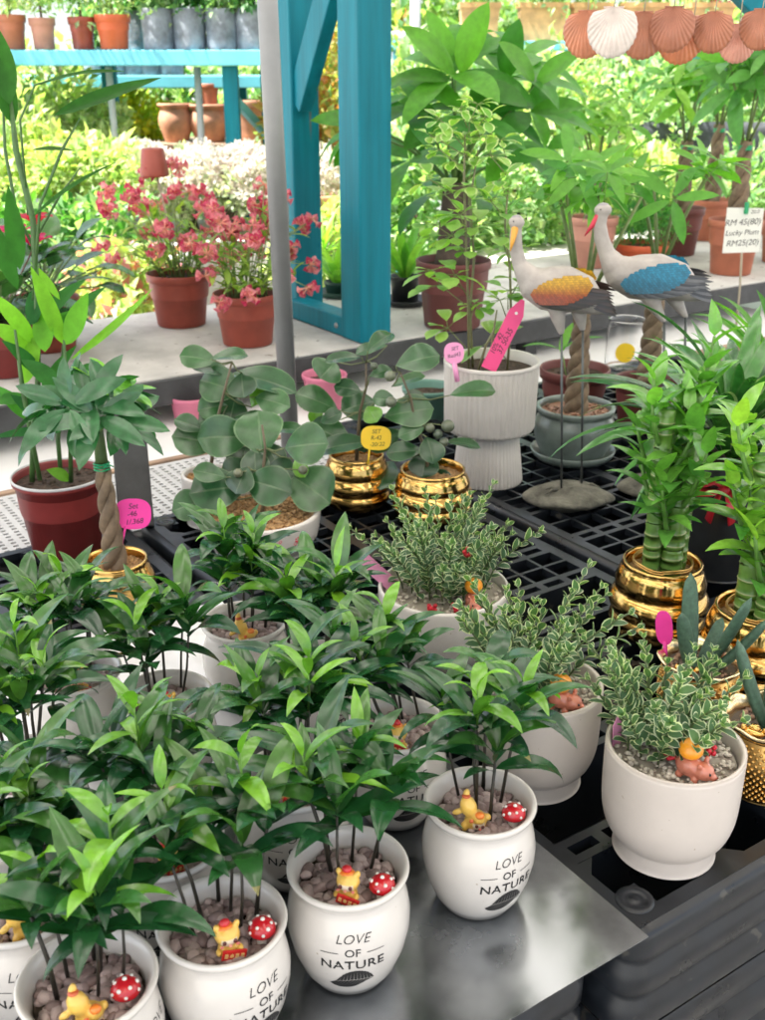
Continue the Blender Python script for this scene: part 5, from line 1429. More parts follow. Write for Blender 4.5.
# ================================================================== ON THE BENCH
def bench(u, v): return at(u, v, .1008)
def flowers(t, seed, z, rad, h, n, lean=(0, 0)):
    """trumpet flower clusters on thin arching stems, pale narrow leaves"""
    g = random.Random(seed); st = MB(); fl = MB(); lf = MB()
    for k in range(n):
        a = k*2.4; q = .06*math.sqrt((k+.5)/n); b = V((q*math.cos(a), q*math.sin(a), z))
        rr = rad*math.sqrt(g.random()); aa = a+g.uniform(-.4, .4)
        tip = V((rr*math.cos(aa)+lean[0], rr*math.sin(aa)+lean[1], z+h*g.uniform(.1 if rr > rad*.7 else .4, 1.0)*(1-.35*(rr/rad)**2)))
        m = b.lerp(tip, .55)+V((0, 0, .05))
        tube(st, [b, b.lerp(m, .5)+V((0, 0, .012)), m, tip], [.0022, .002, .0017, .0014], 5, 0, (.22, .30, .10))
        for j in range(9):
            f = g.uniform(.1, .8); p_ = b.lerp(m, f*1.6) if f < .6 else m.lerp(tip, (f-.6)*2)
            e = R(g.uniform(-10, 60)); az = g.random()*6.28; d = V((math.cos(az)*math.cos(e), math.sin(az)*math.cos(e), math.sin(e)))
            L = g.uniform(.04, .075); leaf(lf, p_, d, (0, 0, 1), L, L*.26, curl=.7, prof=p_lance, seg=4, col=lerp((.14, .28, .05), (.34, .46, .10), g.random()))
        fl = MB()
        for j in range(g.randint(9, 14)):
            az = g.random()*6.28; e = R(g.uniform(-55, 45)); d = V((math.cos(az)*math.cos(e), math.sin(az)*math.cos(e), math.sin(e)))
            p0 = tip; L = g.uniform(.022, .036); s, u_ = frame(d); c0 = lerp((.76, .50, .34), (.72, .34, .28), g.random()); c1 = lerp((.48, .03, .10), (.78, .36, .38), g.random()**1.5)
            vs = []; fs = []; cs = []; sg = 6
            prof = [(.0018, 0), (.0026, .5), (.0052, .8), (.0105, 1.0)]
            for (r_, f) in prof:
                for i in range(sg):
                    w_ = 2*PI*i/sg; rk = r_*(1+(.28 if i % 2 else -.15)*(f > .9))
                    vs.append(p0+d*(L*f)+s*(rk*math.cos(w_))+u_*(rk*math.sin(w_)))
            for q_ in range(3):
                for i in range(sg):
                    fs.append((q_*sg+i, q_*sg+(i+1) % sg, (q_+1)*sg+(i+1) % sg, (q_+1)*sg+i)); cs.append(c0 if q_ == 0 else lerp(c0, c1, .5) if q_ == 1 else c1)
            fl.add(vs, fs, 0, cols=cs)
        part('flower_cluster', fl, M['petal'], t)
    part('stems', st, M['stem'], t); part('leaves', lf, M['leaf_soft'], t)
p = bench(182, 324); t = thing('flowering_plant', 'pink trumpet flowered plant in a rust red pot with a stick, left of two', 'potted plant', p, hd_to(p), 'pink flowering pots on the bench')
nursery_pot(t, .102, .076, .165, 'rustpot', lip=.014); flowers(t, 81, .145, .22, .36, 30, (0, -.03))
mb = MB(); a = V((.02, .01, .14)); b = V((0, -.05, .50)); tube(mb, [a, b], .003, 6); part('stick', mb, M['string'], t)
mb = MB(); lathe(mb, [(.030, 0), (.043, .001), (.044, .006), (.034, .078), (.031, .082), (.001, .083)], 28, c=(0, -.05, .455)); o = part('cup', mb, M['rustpot'], t, 'small rust red cup turned over on the stick')
p = bench(248, 343); t = thing('flowering_plant', 'pink trumpet flowered plant in a rust red pot just left of the grey pole', 'potted plant', p, hd_to(p), 'pink flowering pots on the bench')
nursery_pot(t, .097, .073, .152, 'rustpot', lip=.014); flowers(t, 82, .135, .20, .33, 33, (0, .03))

# red pots with broad dark leaves at the left end
for (u, v, rt, h, lb, sd) in ((8, 372, .105, .15, 'broad leaved plant with a magenta flower in a red pot at the left edge', 83), (50, 348, .10, .15, 'broad leaved plant in a rust red pot, second from the left on the bench', 84)):
    p = bench(u, v); t = thing('cyclamen', lb, 'potted plant', p, hd_to(p), 'broad leaved plants at the left end of the bench')
    nursery_pot(t, rt, rt*.75, h, 'rustpot' if sd == 84 else 'redpot', lip=.014); g = random.Random(sd); lf = MB(); st = MB()
    for k in range(34):
        a = k*2.4; e = R(g.uniform(8, 70)); d = V((math.cos(a)*math.cos(e), math.sin(a)*math.cos(e), math.sin(e)))
        q = V((0, 0, h-.01)); m = q+d*g.uniform(.07, .20)
        tube(st, [q, q.lerp(m, .5)+V((0, 0, .012)), m], .0025, 5, 0, (.10, .16, .05))
        leaf(lf, m, (d+V((0, 0, -.2))).normalized(), (0, 0, 1), g.uniform(.09, .14), g.uniform(.055, .085), curl=g.uniform(.5, 1.2), prof=p_ovate, seg=8, col=lerp((.015, .06, .022), (.06, .17, .04), g.random()), fold=.2, wav=.03)
    part('stems', st, M['stem'], t); part('foliage', lf, M['leaf'], t)
    fl = MB(); q = V((0, .06 if sd == 83 else .0, h+.20))
    for k in range(2 if sd == 83 else 1):
        qq = q+V((0, k*.045, -k*.025))
        for j in range(5): a = j*1.256; leaf(fl, qq, (math.cos(a)*.6, math.sin(a)*.8, .8), (0, 0, 1), .06, .04, curl=.9, prof=p_obov, seg=6, col=(.60, .012, .12) if sd == 83 else (.55, .02, .05), wav=.06)
        tube(fl, [(0, 0, h), qq], .0022, 5, 0, (.2, .1, .08))
    part('flower', fl, M['petal'], t)

# big brown pot with a thick trunk and large palmate leaves
p = bench(452, 326); t = thing('pachira_tree', 'big leaved tree, stout trunk, in a ribbed brown pot right of the blue post', 'potted plant', p, hd_to(p))
nursery_pot(t, .118, .088, .21, 'brownpot', lip=.016, oct_=True)
mb = MB(); tube(mb, [(0, 0, .17), (0, 0, .24), (.003, 0, .32), (0, .004, .40), (0, 0, .44)], [.066, .052, .047, .044, .036], 18)
part('trunk', mb, M['bark_dark'], t)
g = random.Random(85); lf = MB(); st = MB(); o = V(t.location); rzI = Matrix.Rotation(-t.rotation_euler.z, 3, 'Z'); Yb = dist(p)
for (u, v, dy, n, L) in ((452, 74, -.05, 7, .21), (505, 78, .05, 6, .20), (420, 108, .0, 6, .18), (470, 118, -.12, 6, .17), (530, 112, .0, 6, .19), (410, 160, .1, 6, .18), (500, 150, .1, 6, .18), (440, 190, .15, 6, .17), (520, 60, .25, 6, .18), (545, 150, .0, 6, .15), (360, 130, .15, 6, .17), (480, 200, .2, 6, .16)):
    q = rzI @ (far(u, v, Yb+dy)-o); b = V((g.uniform(-.02, .02), g.uniform(-.02, .02), .42))
    tube(st, [b, b.lerp(q, .5)+V((0, 0, .03)), q], [.006, .0045, .003], 6, 0, (.12, .24, .05))
    palmate(lf, st, q, (V((.55, 0, .6))+(q-b).normalized()*.6).normalized(), n, L*1.4, .30, g, ((.03, .16, .03), (.12, .36, .035)), .75, 14)
for (u0, v0, u1, v1, w, dy) in ((455, 76, 400, 27, 24, -.08), (460, 74, 490, 2, 24, -.08), (452, 80, 396, 78, 17, -.08), (370, 124, 310, 122, 20, .12), (372, 128, 334, 168, 20, .12), (535, 84, 497, 42, 20, -.05), (505, 80, 520, 18, 20, .0), (470, 84, 528, 108, 22, -.12), (535, 86, 582, 52, 20, -.05),
        (440, 120, 398, 102, 20, -.1), (440, 122, 404, 150, 22, -.1), (530, 112, 585, 108, 20, -.05), (455, 78, 425, 10, 20, -.02)):
    a = rzI @ (far(u0, v0, Yb+dy)-o); b = rzI @ (far(u1, v1, Yb+dy-.03)-o); leaf_pq(lf, a, b, w*.0031*1.25, .2, V((.6, 0, .8)), prof=p_ellip, seg=9, col=lerp((.03, .15, .02), (.13, .36, .03), g.random()), fold=.2)
for (u, v, dy) in ((455, 78, -.08), (371, 126, .12), (535, 85, -.05), (440, 121, -.1), (505, 80, 0)):
    q = rzI @ (far(u, v, Yb+dy)-o); b = V((0, 0, .42)); tube(st, [b, b.lerp(q, .5)+V((0, 0, .03)), q], [.006, .0045, .003], 6, 0, (.12, .24, .05))
part('branches', st, M['stem'], t); part('foliage', lf, M['leaf_soft'], t)

def strappot(u, v, rt, h, m_, lb, n, L, W, cols, seed, saucer=True, el=(40, 85)):
    p = bench(u, v); t = thing('strap_plant', lb, 'potted plant', p, hd_to(p)); nursery_pot(t, rt, rt*.8, h, m_, lip=.008)
    if saucer:
        mb = MB(); lathe(mb, [(.0005, -.0004), (rt*1.25, -.0004), (rt*1.55, .020), (rt*1.5, .022), (rt*1.2, .003)], 36); part('saucer', mb, M[m_], t)
    g = random.Random(seed); lf = MB()
    for k in range(n):
        a = k*2.4; e = R(g.uniform(*el)); d = V((math.cos(a)*math.cos(e), math.sin(a)*math.cos(e), math.sin(e)))
        leaf(lf, (.01*math.cos(a), .01*math.sin(a), h-.015), d, (0, 0, 1), L*g.uniform(.6, 1.1), W*g.uniform(.8, 1.2), curl=g.uniform(.3, 1.1), prof=p_lance, seg=9, col=lerp(cols[0], cols[1], g.random()), fold=.3)
    part('foliage', lf, M['leaf_soft'], t)
DG = M['blackpot']; M['greensaucer'] = mat('dark_green_plastic', (.02, .06, .045), .4, noise=(12, .2))
strappot(405, 304, .055, .10, 'blackpot', 'upright strap leaved plant in a small black pot on a saucer beside the blue post', 20, .26, .03, ((.10, .30, .04), (.26, .50, .08)), 86)
strappot(338, 296, .05, .055, 'greensaucer', 'pale leaved plant in a dark green saucer between the two blue posts', 22, .22, .034, ((.12, .32, .05), (.30, .52, .10)), 87)
strappot(320, 270, .05, .06, 'blackpot', 'low pale leaved plant behind the blue posts', 20, .2, .03, ((.2, .4, .05), (.34, .55, .12)), 88, False)

def backpot(u, v, rt, h, m_, lb, grp='terracotta coloured pots on the right of the bench', name='potted_plant', kind='braid', seed=1, hb=.28, L=.12, cols=((.08, .26, .04), (.24, .46, .06)), stems=5, heads=3, spread=1.0):
    p = bench(u, v); t = thing(name, lb, 'potted plant', p, hd_to(p), grp); nursery_pot(t, rt, rt*.74, h, m_, lip=.018)
    if kind == 'braid':
        bonsai(t, h-.03, hb, .034, stems, heads, seed, L, cols, 1.4, spread)
        mb = MB(); zz = h-.03+hb-.03
        for k in range(3): tube(mb, [(.024*math.cos(a*PI/8), .024*math.sin(a*PI/8), zz+.006*k) for a in range(17)], .0032, 5, cap=False)
        part('tie', mb, M['tie'], t)
    return t
backpot(590, 266, .102, .20, 'terra_pale', 'braided tree in a faded pink terracotta pot behind the yellow winged crane', seed=91, hb=.2, L=.11, spread=.9)
t = backpot(640, 263, .117, .085, 'orange', 'feathery fern in a low orange bowl behind the blue winged crane', kind='fern', name='potted_fern', seed=92)
rg = np.random.default_rng(9); mb = MB(); cloud(mb, (0, 0, .20), (.17, .17, .15), 2600, .034, .006, rg, [(.05, .22, .05), (.09, .30, .07), (.13, .36, .08)], hollow=.1); part('foliage', mb, M['leaf_soft'], t)
backpot(676, 254, .105, .20, 'brownpot', 'braided tree in a dark brown pot, between the fern and the terracotta pots', seed=93, hb=.30, L=.14)
backpot(707, 239, .112, .185, 'terra', 'braided tree with a green tie in the rear terracotta pot', seed=94, hb=.36, L=.15, spread=1.1)
backpot(730, 273, .106, .21, 'terra', 'braided tree with a green tie in the terracotta pot behind the paper note', seed=95, hb=.32, L=.17, spread=1.15, cols=((.06, .22, .05), (.14, .34, .08)))
backpot(782, 262, .11, .2, 'terra', 'braided tree in a terracotta pot cut by the right photo edge', seed=96, hb=.32, L=.15)

# paper note on a stick
q = far(743, 231, 3.95)
t = card('paper_note', 'white handwritten paper note clipped to a stick among the terracotta pots', 'white_tag', [(-.066, -.078), (.060, -.074), (.066, .078), (-.060, .082)], q, hd_to(q), .05,
     [('RM 45(80)', -.004, .030, .05, .030), ('Lucky Plum', -.004, -.006, .05, .026), ('RM25(20)', 0, -.042, .06, .029), ('20.0', .036, .066, .03, .018)], 0,
     ([(0, -.02, -.004), (.004, -.19, -.004), (.0, -.40, -.004)], .004, 'string'), .05, None, shear=.25)
mb = MB(); box(mb, -.006, .006, -.008, .002, .06, .10); part('clip', mb, M['tie'], t)

# hanging scallop shells
def shell(lb, u, v, d, Y, c0, c1, spin, turn):
    p = far(u, v, Y); k = Y/ray(u, v)[1]; r = d*k/2
    t = thing('scallop_shell', lb, 'shell', p, hd_to(p)+PI/2+turn, 'scallop shells hanging in a row')
    mb = MB(); vs = []; fs = []; cs = []; nr, na = 12, 76
    for side in (0, 1):
        for i in range(nr+1):
            f = i/nr
            for j in range(na+1):
                a = -PI*.5+(j/na-.5)*2*2.62*.98      # fan below the hinge
                ang = (j/na-.5)*2*2.45
                # fan with its apex at the top hinge
                R_ = 2*r*(math.cos(ang*.5))**.62 if abs(ang) < PI else 0
                rib = .03*math.cos(j/na*19*2*PI)
                rad_ = R_*f*(1+.012*math.cos(j/na*19*2*PI)*f)
                x = .80*rad_*math.sin(ang*.56); z = r*.98-rad_*math.cos(ang*.56)*.97
                bul = -.26*r*math.sin(PI*min(1, f*.93+.06))*(1-.3*(abs(ang)/2.45)**2)*(1+rib*2)-rib*r*.55*f
                vs.append((x, bul-(.0016 if side else 0), z))
    m = na+1; half = (nr+1)*m
    for i in range(nr):
        for j in range(na):
            a = i*m+j; q = (a, a+1, a+m+1, a+m); fs.append(q); cs.append(lerp(c0, c1, (i/nr)))
            fs.append(tuple(half+x for x in (a, a+m, a+m+1, a+1))); cs.append(lerp(c0, c1, .6))
    for j in range(na):
        a = nr*m+j; fs.append((a, a+1, half+a+1, half+a)); cs.append(c1)
    # ears at the hinge
    e = len(vs)
    for yy in (-.001, .0012):
        vs += [(-r*.42, yy, r*.99), (r*.42, yy, r*.99), (r*.30, yy, r*.74), (-r*.30, yy, r*.74)]
    fs += [(e, e+1, e+2, e+3), (e+7, e+6, e+5, e+4), (e, e+4, e+5, e+1), (e+1, e+5, e+6, e+2), (e+3, e+7, e+4, e)]; cs += [c0]*5
    mb.add(vs, fs, 0, cols=cs); part('valve', mb, M['shell_in'], t)
    mb = MB(); tube(mb, [(0, 0, r*.93), (.001, -.001, r*1.3), (0, 0, 1.80-p.z)], .0011, 5); part('string', mb, M['string'], t)
BR, OR_, WH, PK = (.46, .19, .115), (.60, .24, .13), (.72, .69, .66), (.72, .40, .32)
for a in (('orange brown scallop shell at the left end of the row, half behind the white one', 586, 35, 46, 2.06, BR, OR_, 0, -.25), ('white scallop shell, the only white one in the hanging row', 612, 33, 49, 2.0, (.62, .50, .44), WH, 0, .1),
          ('brown scallop shell just right of the white one', 642, 36, 46, 2.05, BR, (.42, .17, .10), 0, .2), ('dark brown scallop shell overlapping the lower orange shell', 672, 30, 44, 2.02, (.30, .11, .07), BR, 0, -.1),
          ('low hanging orange edged scallop shell behind the dark brown one', 680, 41, 46, 2.07, OR_, (.58, .20, .09), 0, .15), ('pale narrow scallop shell right of the orange edged one', 692, 36, 38, 2.12, PK, (.5, .22, .15), 0, .5),
          ('brown scallop shell between two pale pink ones', 713, 33, 40, 2.03, BR, (.40, .15, .085), 0, -.2), ('pale pink scallop shell with a dark hinge hole', 737, 44, 38, 2.08, (.52, .2, .13), PK, 0, .2), ('brown scallop shell cut by the right photo edge', 760, 30, 40, 2.03, BR, (.42, .17, .10), 0, -.1)): shell(*a)
mb = MB(); beam(mb, far(725, -35, 2.75), far(800, 45, 2.75), .06, .07); tag(link('roof_brace', mb.mesh('roof_brace', M['blue'])), 'teal diagonal brace crossing the top right corner above the shells', 'brace')

# ================================================================== BEHIND THE BENCH
def cw(u, v, Y): return far(u, v, Y)
def shrub(name, lb, u, v, Y, rad, n, L, W, cols, seed, grp, cat='shrub', m_='leaf_soft', trunk=True, up=.3, base=None, extra=None, hollow=.4):
    c = far(u, v, Y); zb = -.75 if base is None else base
    t = thing(name, lb, cat, (c.x, c.y, zb), seed, grp)
    rg = np.random.default_rng(seed); mb = MB(); cz = c.z-zb
    cloud(mb, (0, 0, cz), rad, n, L, W, rg, cols, up, hollow)
    part('foliage', mb, M[m_], t)
    if extra:
        mb = MB(); cloud(mb, (0, 0, cz+rad[2]*.1), tuple(r*1.04 for r in rad), extra[0], extra[1], extra[2], rg, extra[3], .8, .75, lo=-.3); part('flowers', mb, M['petal'], t)
    if trunk and cz-rad[2]*.5 > .03:
        mb = MB(); g = random.Random(seed)
        for k in range(4): tube(mb, [(g.uniform(-.03, .03), g.uniform(-.03, .03), 0), (g.uniform(-.06, .06), g.uniform(-.06, .06), cz*.5), (g.uniform(-.5, .5)*rad[0], g.uniform(-.5, .5)*rad[1], cz)], [.02, .015, .006], 6)
        part('stems', mb, M['bark_dark'], t)
    return t
YGs = [(.36, .46, .17), (.44, .50, .24), (.28, .40, .17), (.50, .53, .30)]  # yellow greens paled: overexposed daylight put into the leaf colour
GRs = [(.13, .27, .11), (.22, .37, .17), (.30, .44, .22), (.40, .50, .30)]  # greens paled likewise, washed-out daylight in the colour
DGs = [(.03, .12, .03), (.05, .18, .035), (.09, .24, .05)]
WHs = [(.62, .62, .58), (.70, .69, .66), (.50, .53, .44), (.72, .70, .64)]
ORs = [(.45, .18, .07), (.50, .30, .10), (.35, .30, .08), (.42, .40, .12), (.25, .32, .07)]

# blue shelf at the left, square to the view
def cframe(name, lb, cat, u, v, Y, z=None, grp=None):
    p = far(u, v, Y); return thing(name, lb, cat, (p.x, p.y, z if z is not None else p.z), -YAW, grp)
t = cframe('plant_shelf', 'tall light blue shelf carrying terracotta pots and grey grow bags at the left back', 'shelf', 100, 57, 6.0, -.75)
zt = 1.69; k = .0051
mb = MB(); box(mb, -1.15, .845, -.04, .62, zt-.075, zt, bev=.006); part('top_board', mb, M['blue_light'], t)
mb = MB(); box(mb, -1.15, .845, .95, 1.35, zt-.20, zt-.13, bev=.006); part('back_board', mb, M['blue_light'], t)
for (x, y) in ((.66, .02), (.80, .56), (-1.0, .02), (-.1, .56), (.55, 1.3), (-1.0, 1.3)):
    mb = MB(); box(mb, x-.04, x+.04, y, y+.06, 0, zt-(.076 if y < .9 else .201), bev=.004); part('leg', mb, M['blue'], t)
mb = MB(); beam(mb, (.64, .05, zt-.20), (.80, .58, zt-.46), .03, .05); part('brace', mb, M['blue_light'], t)
zs = zt-.75+.001
def shelf_item(u, Y): 
    dx = (u-382.5)*Y/ray(u, 50)[1]; a, b = cam2w(dx, Y); return a, b
for (u, rt, h, m_, lb, fol, sd) in ((14, .078, .165, 'terra', 'terracotta pot at the left end of the blue shelf', YGs, 1), (45, .068, .15, 'terra_pale', 'faded terracotta pot, second on the blue shelf', YGs, 2), (84, .07, .155, 'rustpot', 'dark red pot beside the bright orange one on the blue shelf', GRs, 3), (115, .092, .165, 'orange', 'bright orange pot next to the grow bags on the blue shelf', YGs, 4), (-20, .08, .16, 'terra', 'terracotta pot on the blue shelf just past the left photo edge', YGs, 5)):
    a, b = shelf_item(u, 6.05); t = thing('potted_shrub', lb, 'potted plant', (a, b, zs), sd, 'pots on the blue shelf'); nursery_pot(t, rt, rt*.76, h, m_, lip=.022, seg=28)
    rg = np.random.default_rng(sd); mb = MB(); cloud(mb, (0, 0, h+.16), (.15, .15, .17), 500, .05, .018, rg, fol, hollow=.2); part('foliage', mb, M['leaf_soft'], t)
    mb = MB(); tube(mb, [(0, 0, h-.03), (.005, 0, h+.2)], .007, 6); part('stem', mb, M['bark'], t)
def growbag(a, b, z, rt, h, lb, sd, fol, grp):
    t = thing('grow_bag', lb, 'grow bag', (a, b, z), sd, grp); g = random.Random(sd); mb = MB(); n = 26; vs = []; fs = []; prof = [(.96, .002), (1.0, .03), (.98, h*.4), (1.03, h*.75), (.98, h*.95), (1.0, h), (.94, h*.99), (.92, h*.88)]
    for i, (rr, z_) in enumerate(prof):
        for j in range(n):
            a_ = 2*PI*j/n; w_ = 1+.05*mnoise.noise(V((math.cos(a_)*2.4, math.sin(a_)*2.4, z_*14+sd*3.1))); vs.append((rt*rr*w_*math.cos(a_), rt*rr*w_*math.sin(a_), z_))
    for i in range(len(prof)-1):
        for j in range(n): fs.append((i*n+j, i*n+(j+1) % n, (i+1)*n+(j+1) % n, (i+1)*n+j))
    mb.add(vs, fs); mb.add([(0, 0, .0015)]+vs[:n], [(0, 1+(j+1) % n, 1+j) for j in range(n)]); part('bag', mb, M['bag'], t)
    mb = MB(); disc(mb, rt*.93, h*.9, 20); part('soil', mb, M['soil'], t)
    rg = np.random.default_rng(sd); mb = MB(); cloud(mb, (0, 0, h+.09), (rt*1.35, rt*1.35, .13), 420, .055, .028, rg, fol, hollow=.2); part('foliage', mb, M['leaf_soft'], t)
for i, (u, lb) in enumerate(((141, 'grey grow bag next to the bright orange pot on the blue shelf'), (160, 'grey grow bag, second from the orange pot on the blue shelf'), (191, 'grey grow bag in the middle of the row on the blue shelf'), (223, 'grey grow bag, last but one before the grey pole'), (253, 'grey grow bag at the right end of the blue shelf, beside the grey pole'))):
    a, b = shelf_item(u, 6.08 if i else 6.35); growbag(a, b, zs, .084 if i else .08, .195, lb, 20+i, GRs if i % 2 else DGs, 'grow bags on the blue shelf')
for i, u in enumerate((95, 115, 135, 150, 170)):
    a, b = shelf_item(u, 7.1); growbag(a, b, zs-.13, .075, .16, 'small grey grow bag on the rear blue board below the top one', 30+i, GRs, 'grow bags on the rear blue board')
# two pale pipes below the shelf
for (u, lb, Y) in ((196, 'pale grey pipe standing in front of the clay pots under the blue shelf', 6.2), (107, 'thin pale pipe under the blue shelf among yellow shrubs', 6.2)):
    a, b = shelf_item(u, Y); mb = MB(); lathe(mb, [(.001, -.75), (.019, -.75), (.019, .86), (.001, .86)], 14); o = tag(link('pipe', mb.mesh('pipe', M['palegrey'])), lb, 'pipe', 'pale pipes under the blue shelf'); o.location = (a, b, 0)

# clay pots on a low stand
t = cframe('display_stand', 'rough stand under the stacked clay pots', 'stand', 210, 150, 7.0, -.75); mb = MB()
box(mb, -.5, .55, -.15, .5, 1.10, 1.18, bev=.006); part('board', mb, M['wood'], t)
for x in (-.42, .45):
    mb = MB(); box(mb, x-.08, x+.08, -.05, .4, 0, 1.099); part('leg', mb, M['slab'], t)
def claypot(u, Y, z, prof, lb, rm=None, m_='clay', sq=False):
    a, b = shelf_item(u, Y); mb = MB(); lathe(mb, interp(prof), 4 if sq else 36, smooth=not sq); o = tag(link('clay_pot', mb.mesh('clay_pot', M[m_])), lb, 'clay pot', 'clay pots under the blue shelf'); o.location = (a, b, z); o.rotation_euler.z = PI/4-YAW if sq else 0; return o
def urn(r, h): return [(.0005, 0), (r*.6, 0), (r*.7, h*.06), (r*.95, h*.4), (r, h*.62), (r*.86, h*.84), (r*.84, h*.88), (r, h*.94), (r*1.02, h), (r*.9, h), (r*.8, h*.8)]
def conepot(r, h): return [(.0005, 0), (r*.66, 0), (r*.7, h*.03), (r*.9, h*.78), (r, h*.82), (r*1.02, h), (r*.93, h), (r*.85, h*.7)]
Zs = .431
claypot(171, 6.98, Zs, urn(.105, .22), 'round clay urn at the left of the stacked clay pots'); claypot(205, 7.0, Zs, urn(.125, .215), 'wide clay urn in the middle of the stack, behind the pale pipe'); claypot(247, 7.0, Zs, conepot(.125, .235), 'plain clay pot right of the blue shelf leg')
claypot(207, 7.0, Zs+.2155, conepot(.062, .115), 'small terracotta pot standing on the wide clay urn', m_='terra')
a, b = shelf_item(148, 6.55); mb = MB(); box(mb, -.075, .075, -.075, .075, 0, .02); 
for s_ in (-1, 1):
    box(mb, -.10, .10, s_*.085-.012, s_*.085+.012, .021, .17, bev=.004); box(mb, s_*.09-.010, s_*.09+.010, -.072, .072, .021, .168, bev=.003)
box(mb, -.112, .112, -.112, -.098, .145, .185, bev=.004)
t = thing('clay_planter', 'square clay planter with pressed ornament in front of the yellow shrubs', 'planter', (a, b, .26), -YAW); part('planter_box', mb, M['clay'], t)
mb = MB(); box(mb, -.12, .12, -.12, .12, -1.01, -.001); part('plinth', mb, M['slab'], t)
mb = MB()
for k in range(5): blob(mb, (-.06+.03*k, -.098, .085+.02*math.sin(k*2)), (.012, .006, .014), None)
part('relief', mb, M['clay'], t)

# white flowering bushes on a ledge
mb = MB(); t = cframe('plant_ledge', 'low concrete ledge carrying the white flowering bushes', 'ledge', 230, 205, 5.9, -.75); box(mb, -1.7, .75, -.35, .45, 0, .80, bev=.01); part('block', mb, M['slab'], t)
for i, (u, v, Y, lb) in enumerate(((150, 190, 5.75, 'white flowering bush at the left end of the white row'), (190, 187, 5.9, 'white flowering bush in the middle of the white row'), (228, 186, 5.85, 'white flowering bush right of the middle of the white row'), (262, 188, 5.8, 'white flowering bush beside the grey pole'))):
    shrub('flowering_bush', lb, u, v, Y, (.26, .24, .15), 900, .045, .018, [(.45, .50, .42), (.34, .42, .30), (.5, .53, .44)], 100+i, 'white flowering bushes', extra=(2600, .030, .022, WHs), base=.051)
t = cframe('flower_bowl', 'white flowering plant in a clay bowl seen between the blue posts', 'potted plant', 327, 212, 5.2); mb = MB(); lathe(mb, interp([(.0005, 0), (.10, 0), (.15, .06), (.155, .085), (.145, .085), (.13, .05)]), 36); part('bowl', mb, M['clay'], t)
rg = np.random.default_rng(3); mb = MB(); cloud(mb, (0, 0, .17), (.17, .17, .13), 900, .035, .02, rg, WHs+[(.4, .45, .3)], hollow=.2); part('foliage', mb, M['petal'], t)
zz = t.location.z; mb = MB(); lathe(mb, [(.0005, -.75-zz), (.13, -.75-zz), (.11, -.6-zz), (.09, -.001), (.0005, -.001)], 24); part('pedestal', mb, M['slab'], t)

# shrubs, left to right
S = [('yellow green bush at the left under the blue shelf', 25, 175, 5.3, (.34, .3, .30), 1500, YGs), ('yellow green bush in front of the white pipe', 80, 185, 5.4, (.30, .3, .26), 1400, YGs), ('bright yellow leaved bush below the grow bags', 122, 122, 7.2, (.22, .25, .16), 1000, [(.55, .52, .04), (.48, .5, .06), (.36, .45, .06)]),
     ('variegated yellow bush behind the tall cane plant', 55, 128, 6.6, (.40, .35, .30), 1500, YGs+WHs[:1]), ('yellow green bush between the shelf legs', 92, 150, 6.4, (.24, .25, .24), 1000, YGs), ('grey green bush at the far left edge', -15, 140, 6.0, (.35, .3, .35), 1200, GRs),
     ('orange leaved croton bush seen between the blue posts', 322, 110, 6.3, (.34, .3, .42), 1500, ORs), ('pale leaved bush between the blue posts near the floor', 325, 250, 4.9, (.22, .22, .22), 800, YGs), ('orange green bush left of the blue post top', 305, 160, 6.8, (.3, .3, .3), 900, ORs+GRs),
     ('fresh green bush right of the blue post', 425, 215, 5.0, (.26, .26, .40), 1500, GRs), ('light green bush under the orange planters', 500, 122, 6.6, (.45, .35, .35), 1600, GRs), ('light green bush behind the cranes', 560, 130, 6.2, (.45, .35, .40), 1600, YGs+GRs),
     ('pale bush behind the scallop shells', 640, 128, 7.2, (.50, .4, .40), 1600, GRs), ('pale bush at the right edge behind the braided trees', 745, 138, 7.4, (.50, .4, .42), 1600, GRs), ('low pale bush in front of the dark shade cloth', 640, 185, 6.0, (.30, .25, .22), 900, [(.3, .42, .14), (.4, .5, .2), (.5, .54, .36)]),
     ('low bright bush at the right, below the braided trees', 735, 190, 6.4, (.34, .3, .22), 900, GRs), ('green bush between the leggy plant and the crane', 520, 210, 5.2, (.30, .26, .34), 1300, GRs), ('fresh green bush left of the stout trunk', 420, 130, 5.6, (.28, .28, .40), 1300, YGs+GRs),
     ('low bush with pink flowers below the bench end', 125, 290, 4.25, (.24, .2, .16), 900, YGs+[(.6, .2, .3)]), ('green bush with grey bags behind the magenta flower', 75, 250, 4.7, (.36, .26, .22), 1100, DGs+GRs), ('light bush hiding the stand under the planters', 560, 105, 8.2, (.6, .4, .3), 1300, GRs)]
for i, (lb, u, v, Y, rad, n, cols) in enumerate(S): shrub('shrub', lb, u, v, Y, rad, int(n*1.2), .075, .034, cols, 200+i, 'shrubs behind the bench')
for i, (u, v, lb) in enumerate(((62, 228, 'grey grow bag below the yellow green bush, left of the white flowers'), (92, 226, 'grey grow bag between the yellow bush and the pink flowers'), (120, 232, 'grey grow bag just behind the pink flowers'))):
    p = far(u, v+14, 5.0); growbag(p.x, p.y, p.z-.0, .10, .2, lb, 60+i, YGs, 'grow bags on the floor ledge')
p = far(90, 242, 5.0); t = thing('plank_ledge', 'pale plank ledge carrying grey grow bags behind the pink flowers', 'ledge', (p.x, p.y, 0), -YAW); zq = p.z-.03
mb = MB(); box(mb, -.6, .45, -.18, .25, zq-.05, zq-.012, bev=.004); part('plank', mb, M['whiteboard'], t)
for x in (-.5, .4):
    mb = MB(); box(mb, x-.03, x+.03, -.1, .2, -.75, zq-.051); part('leg', mb, M['palegrey'], t)

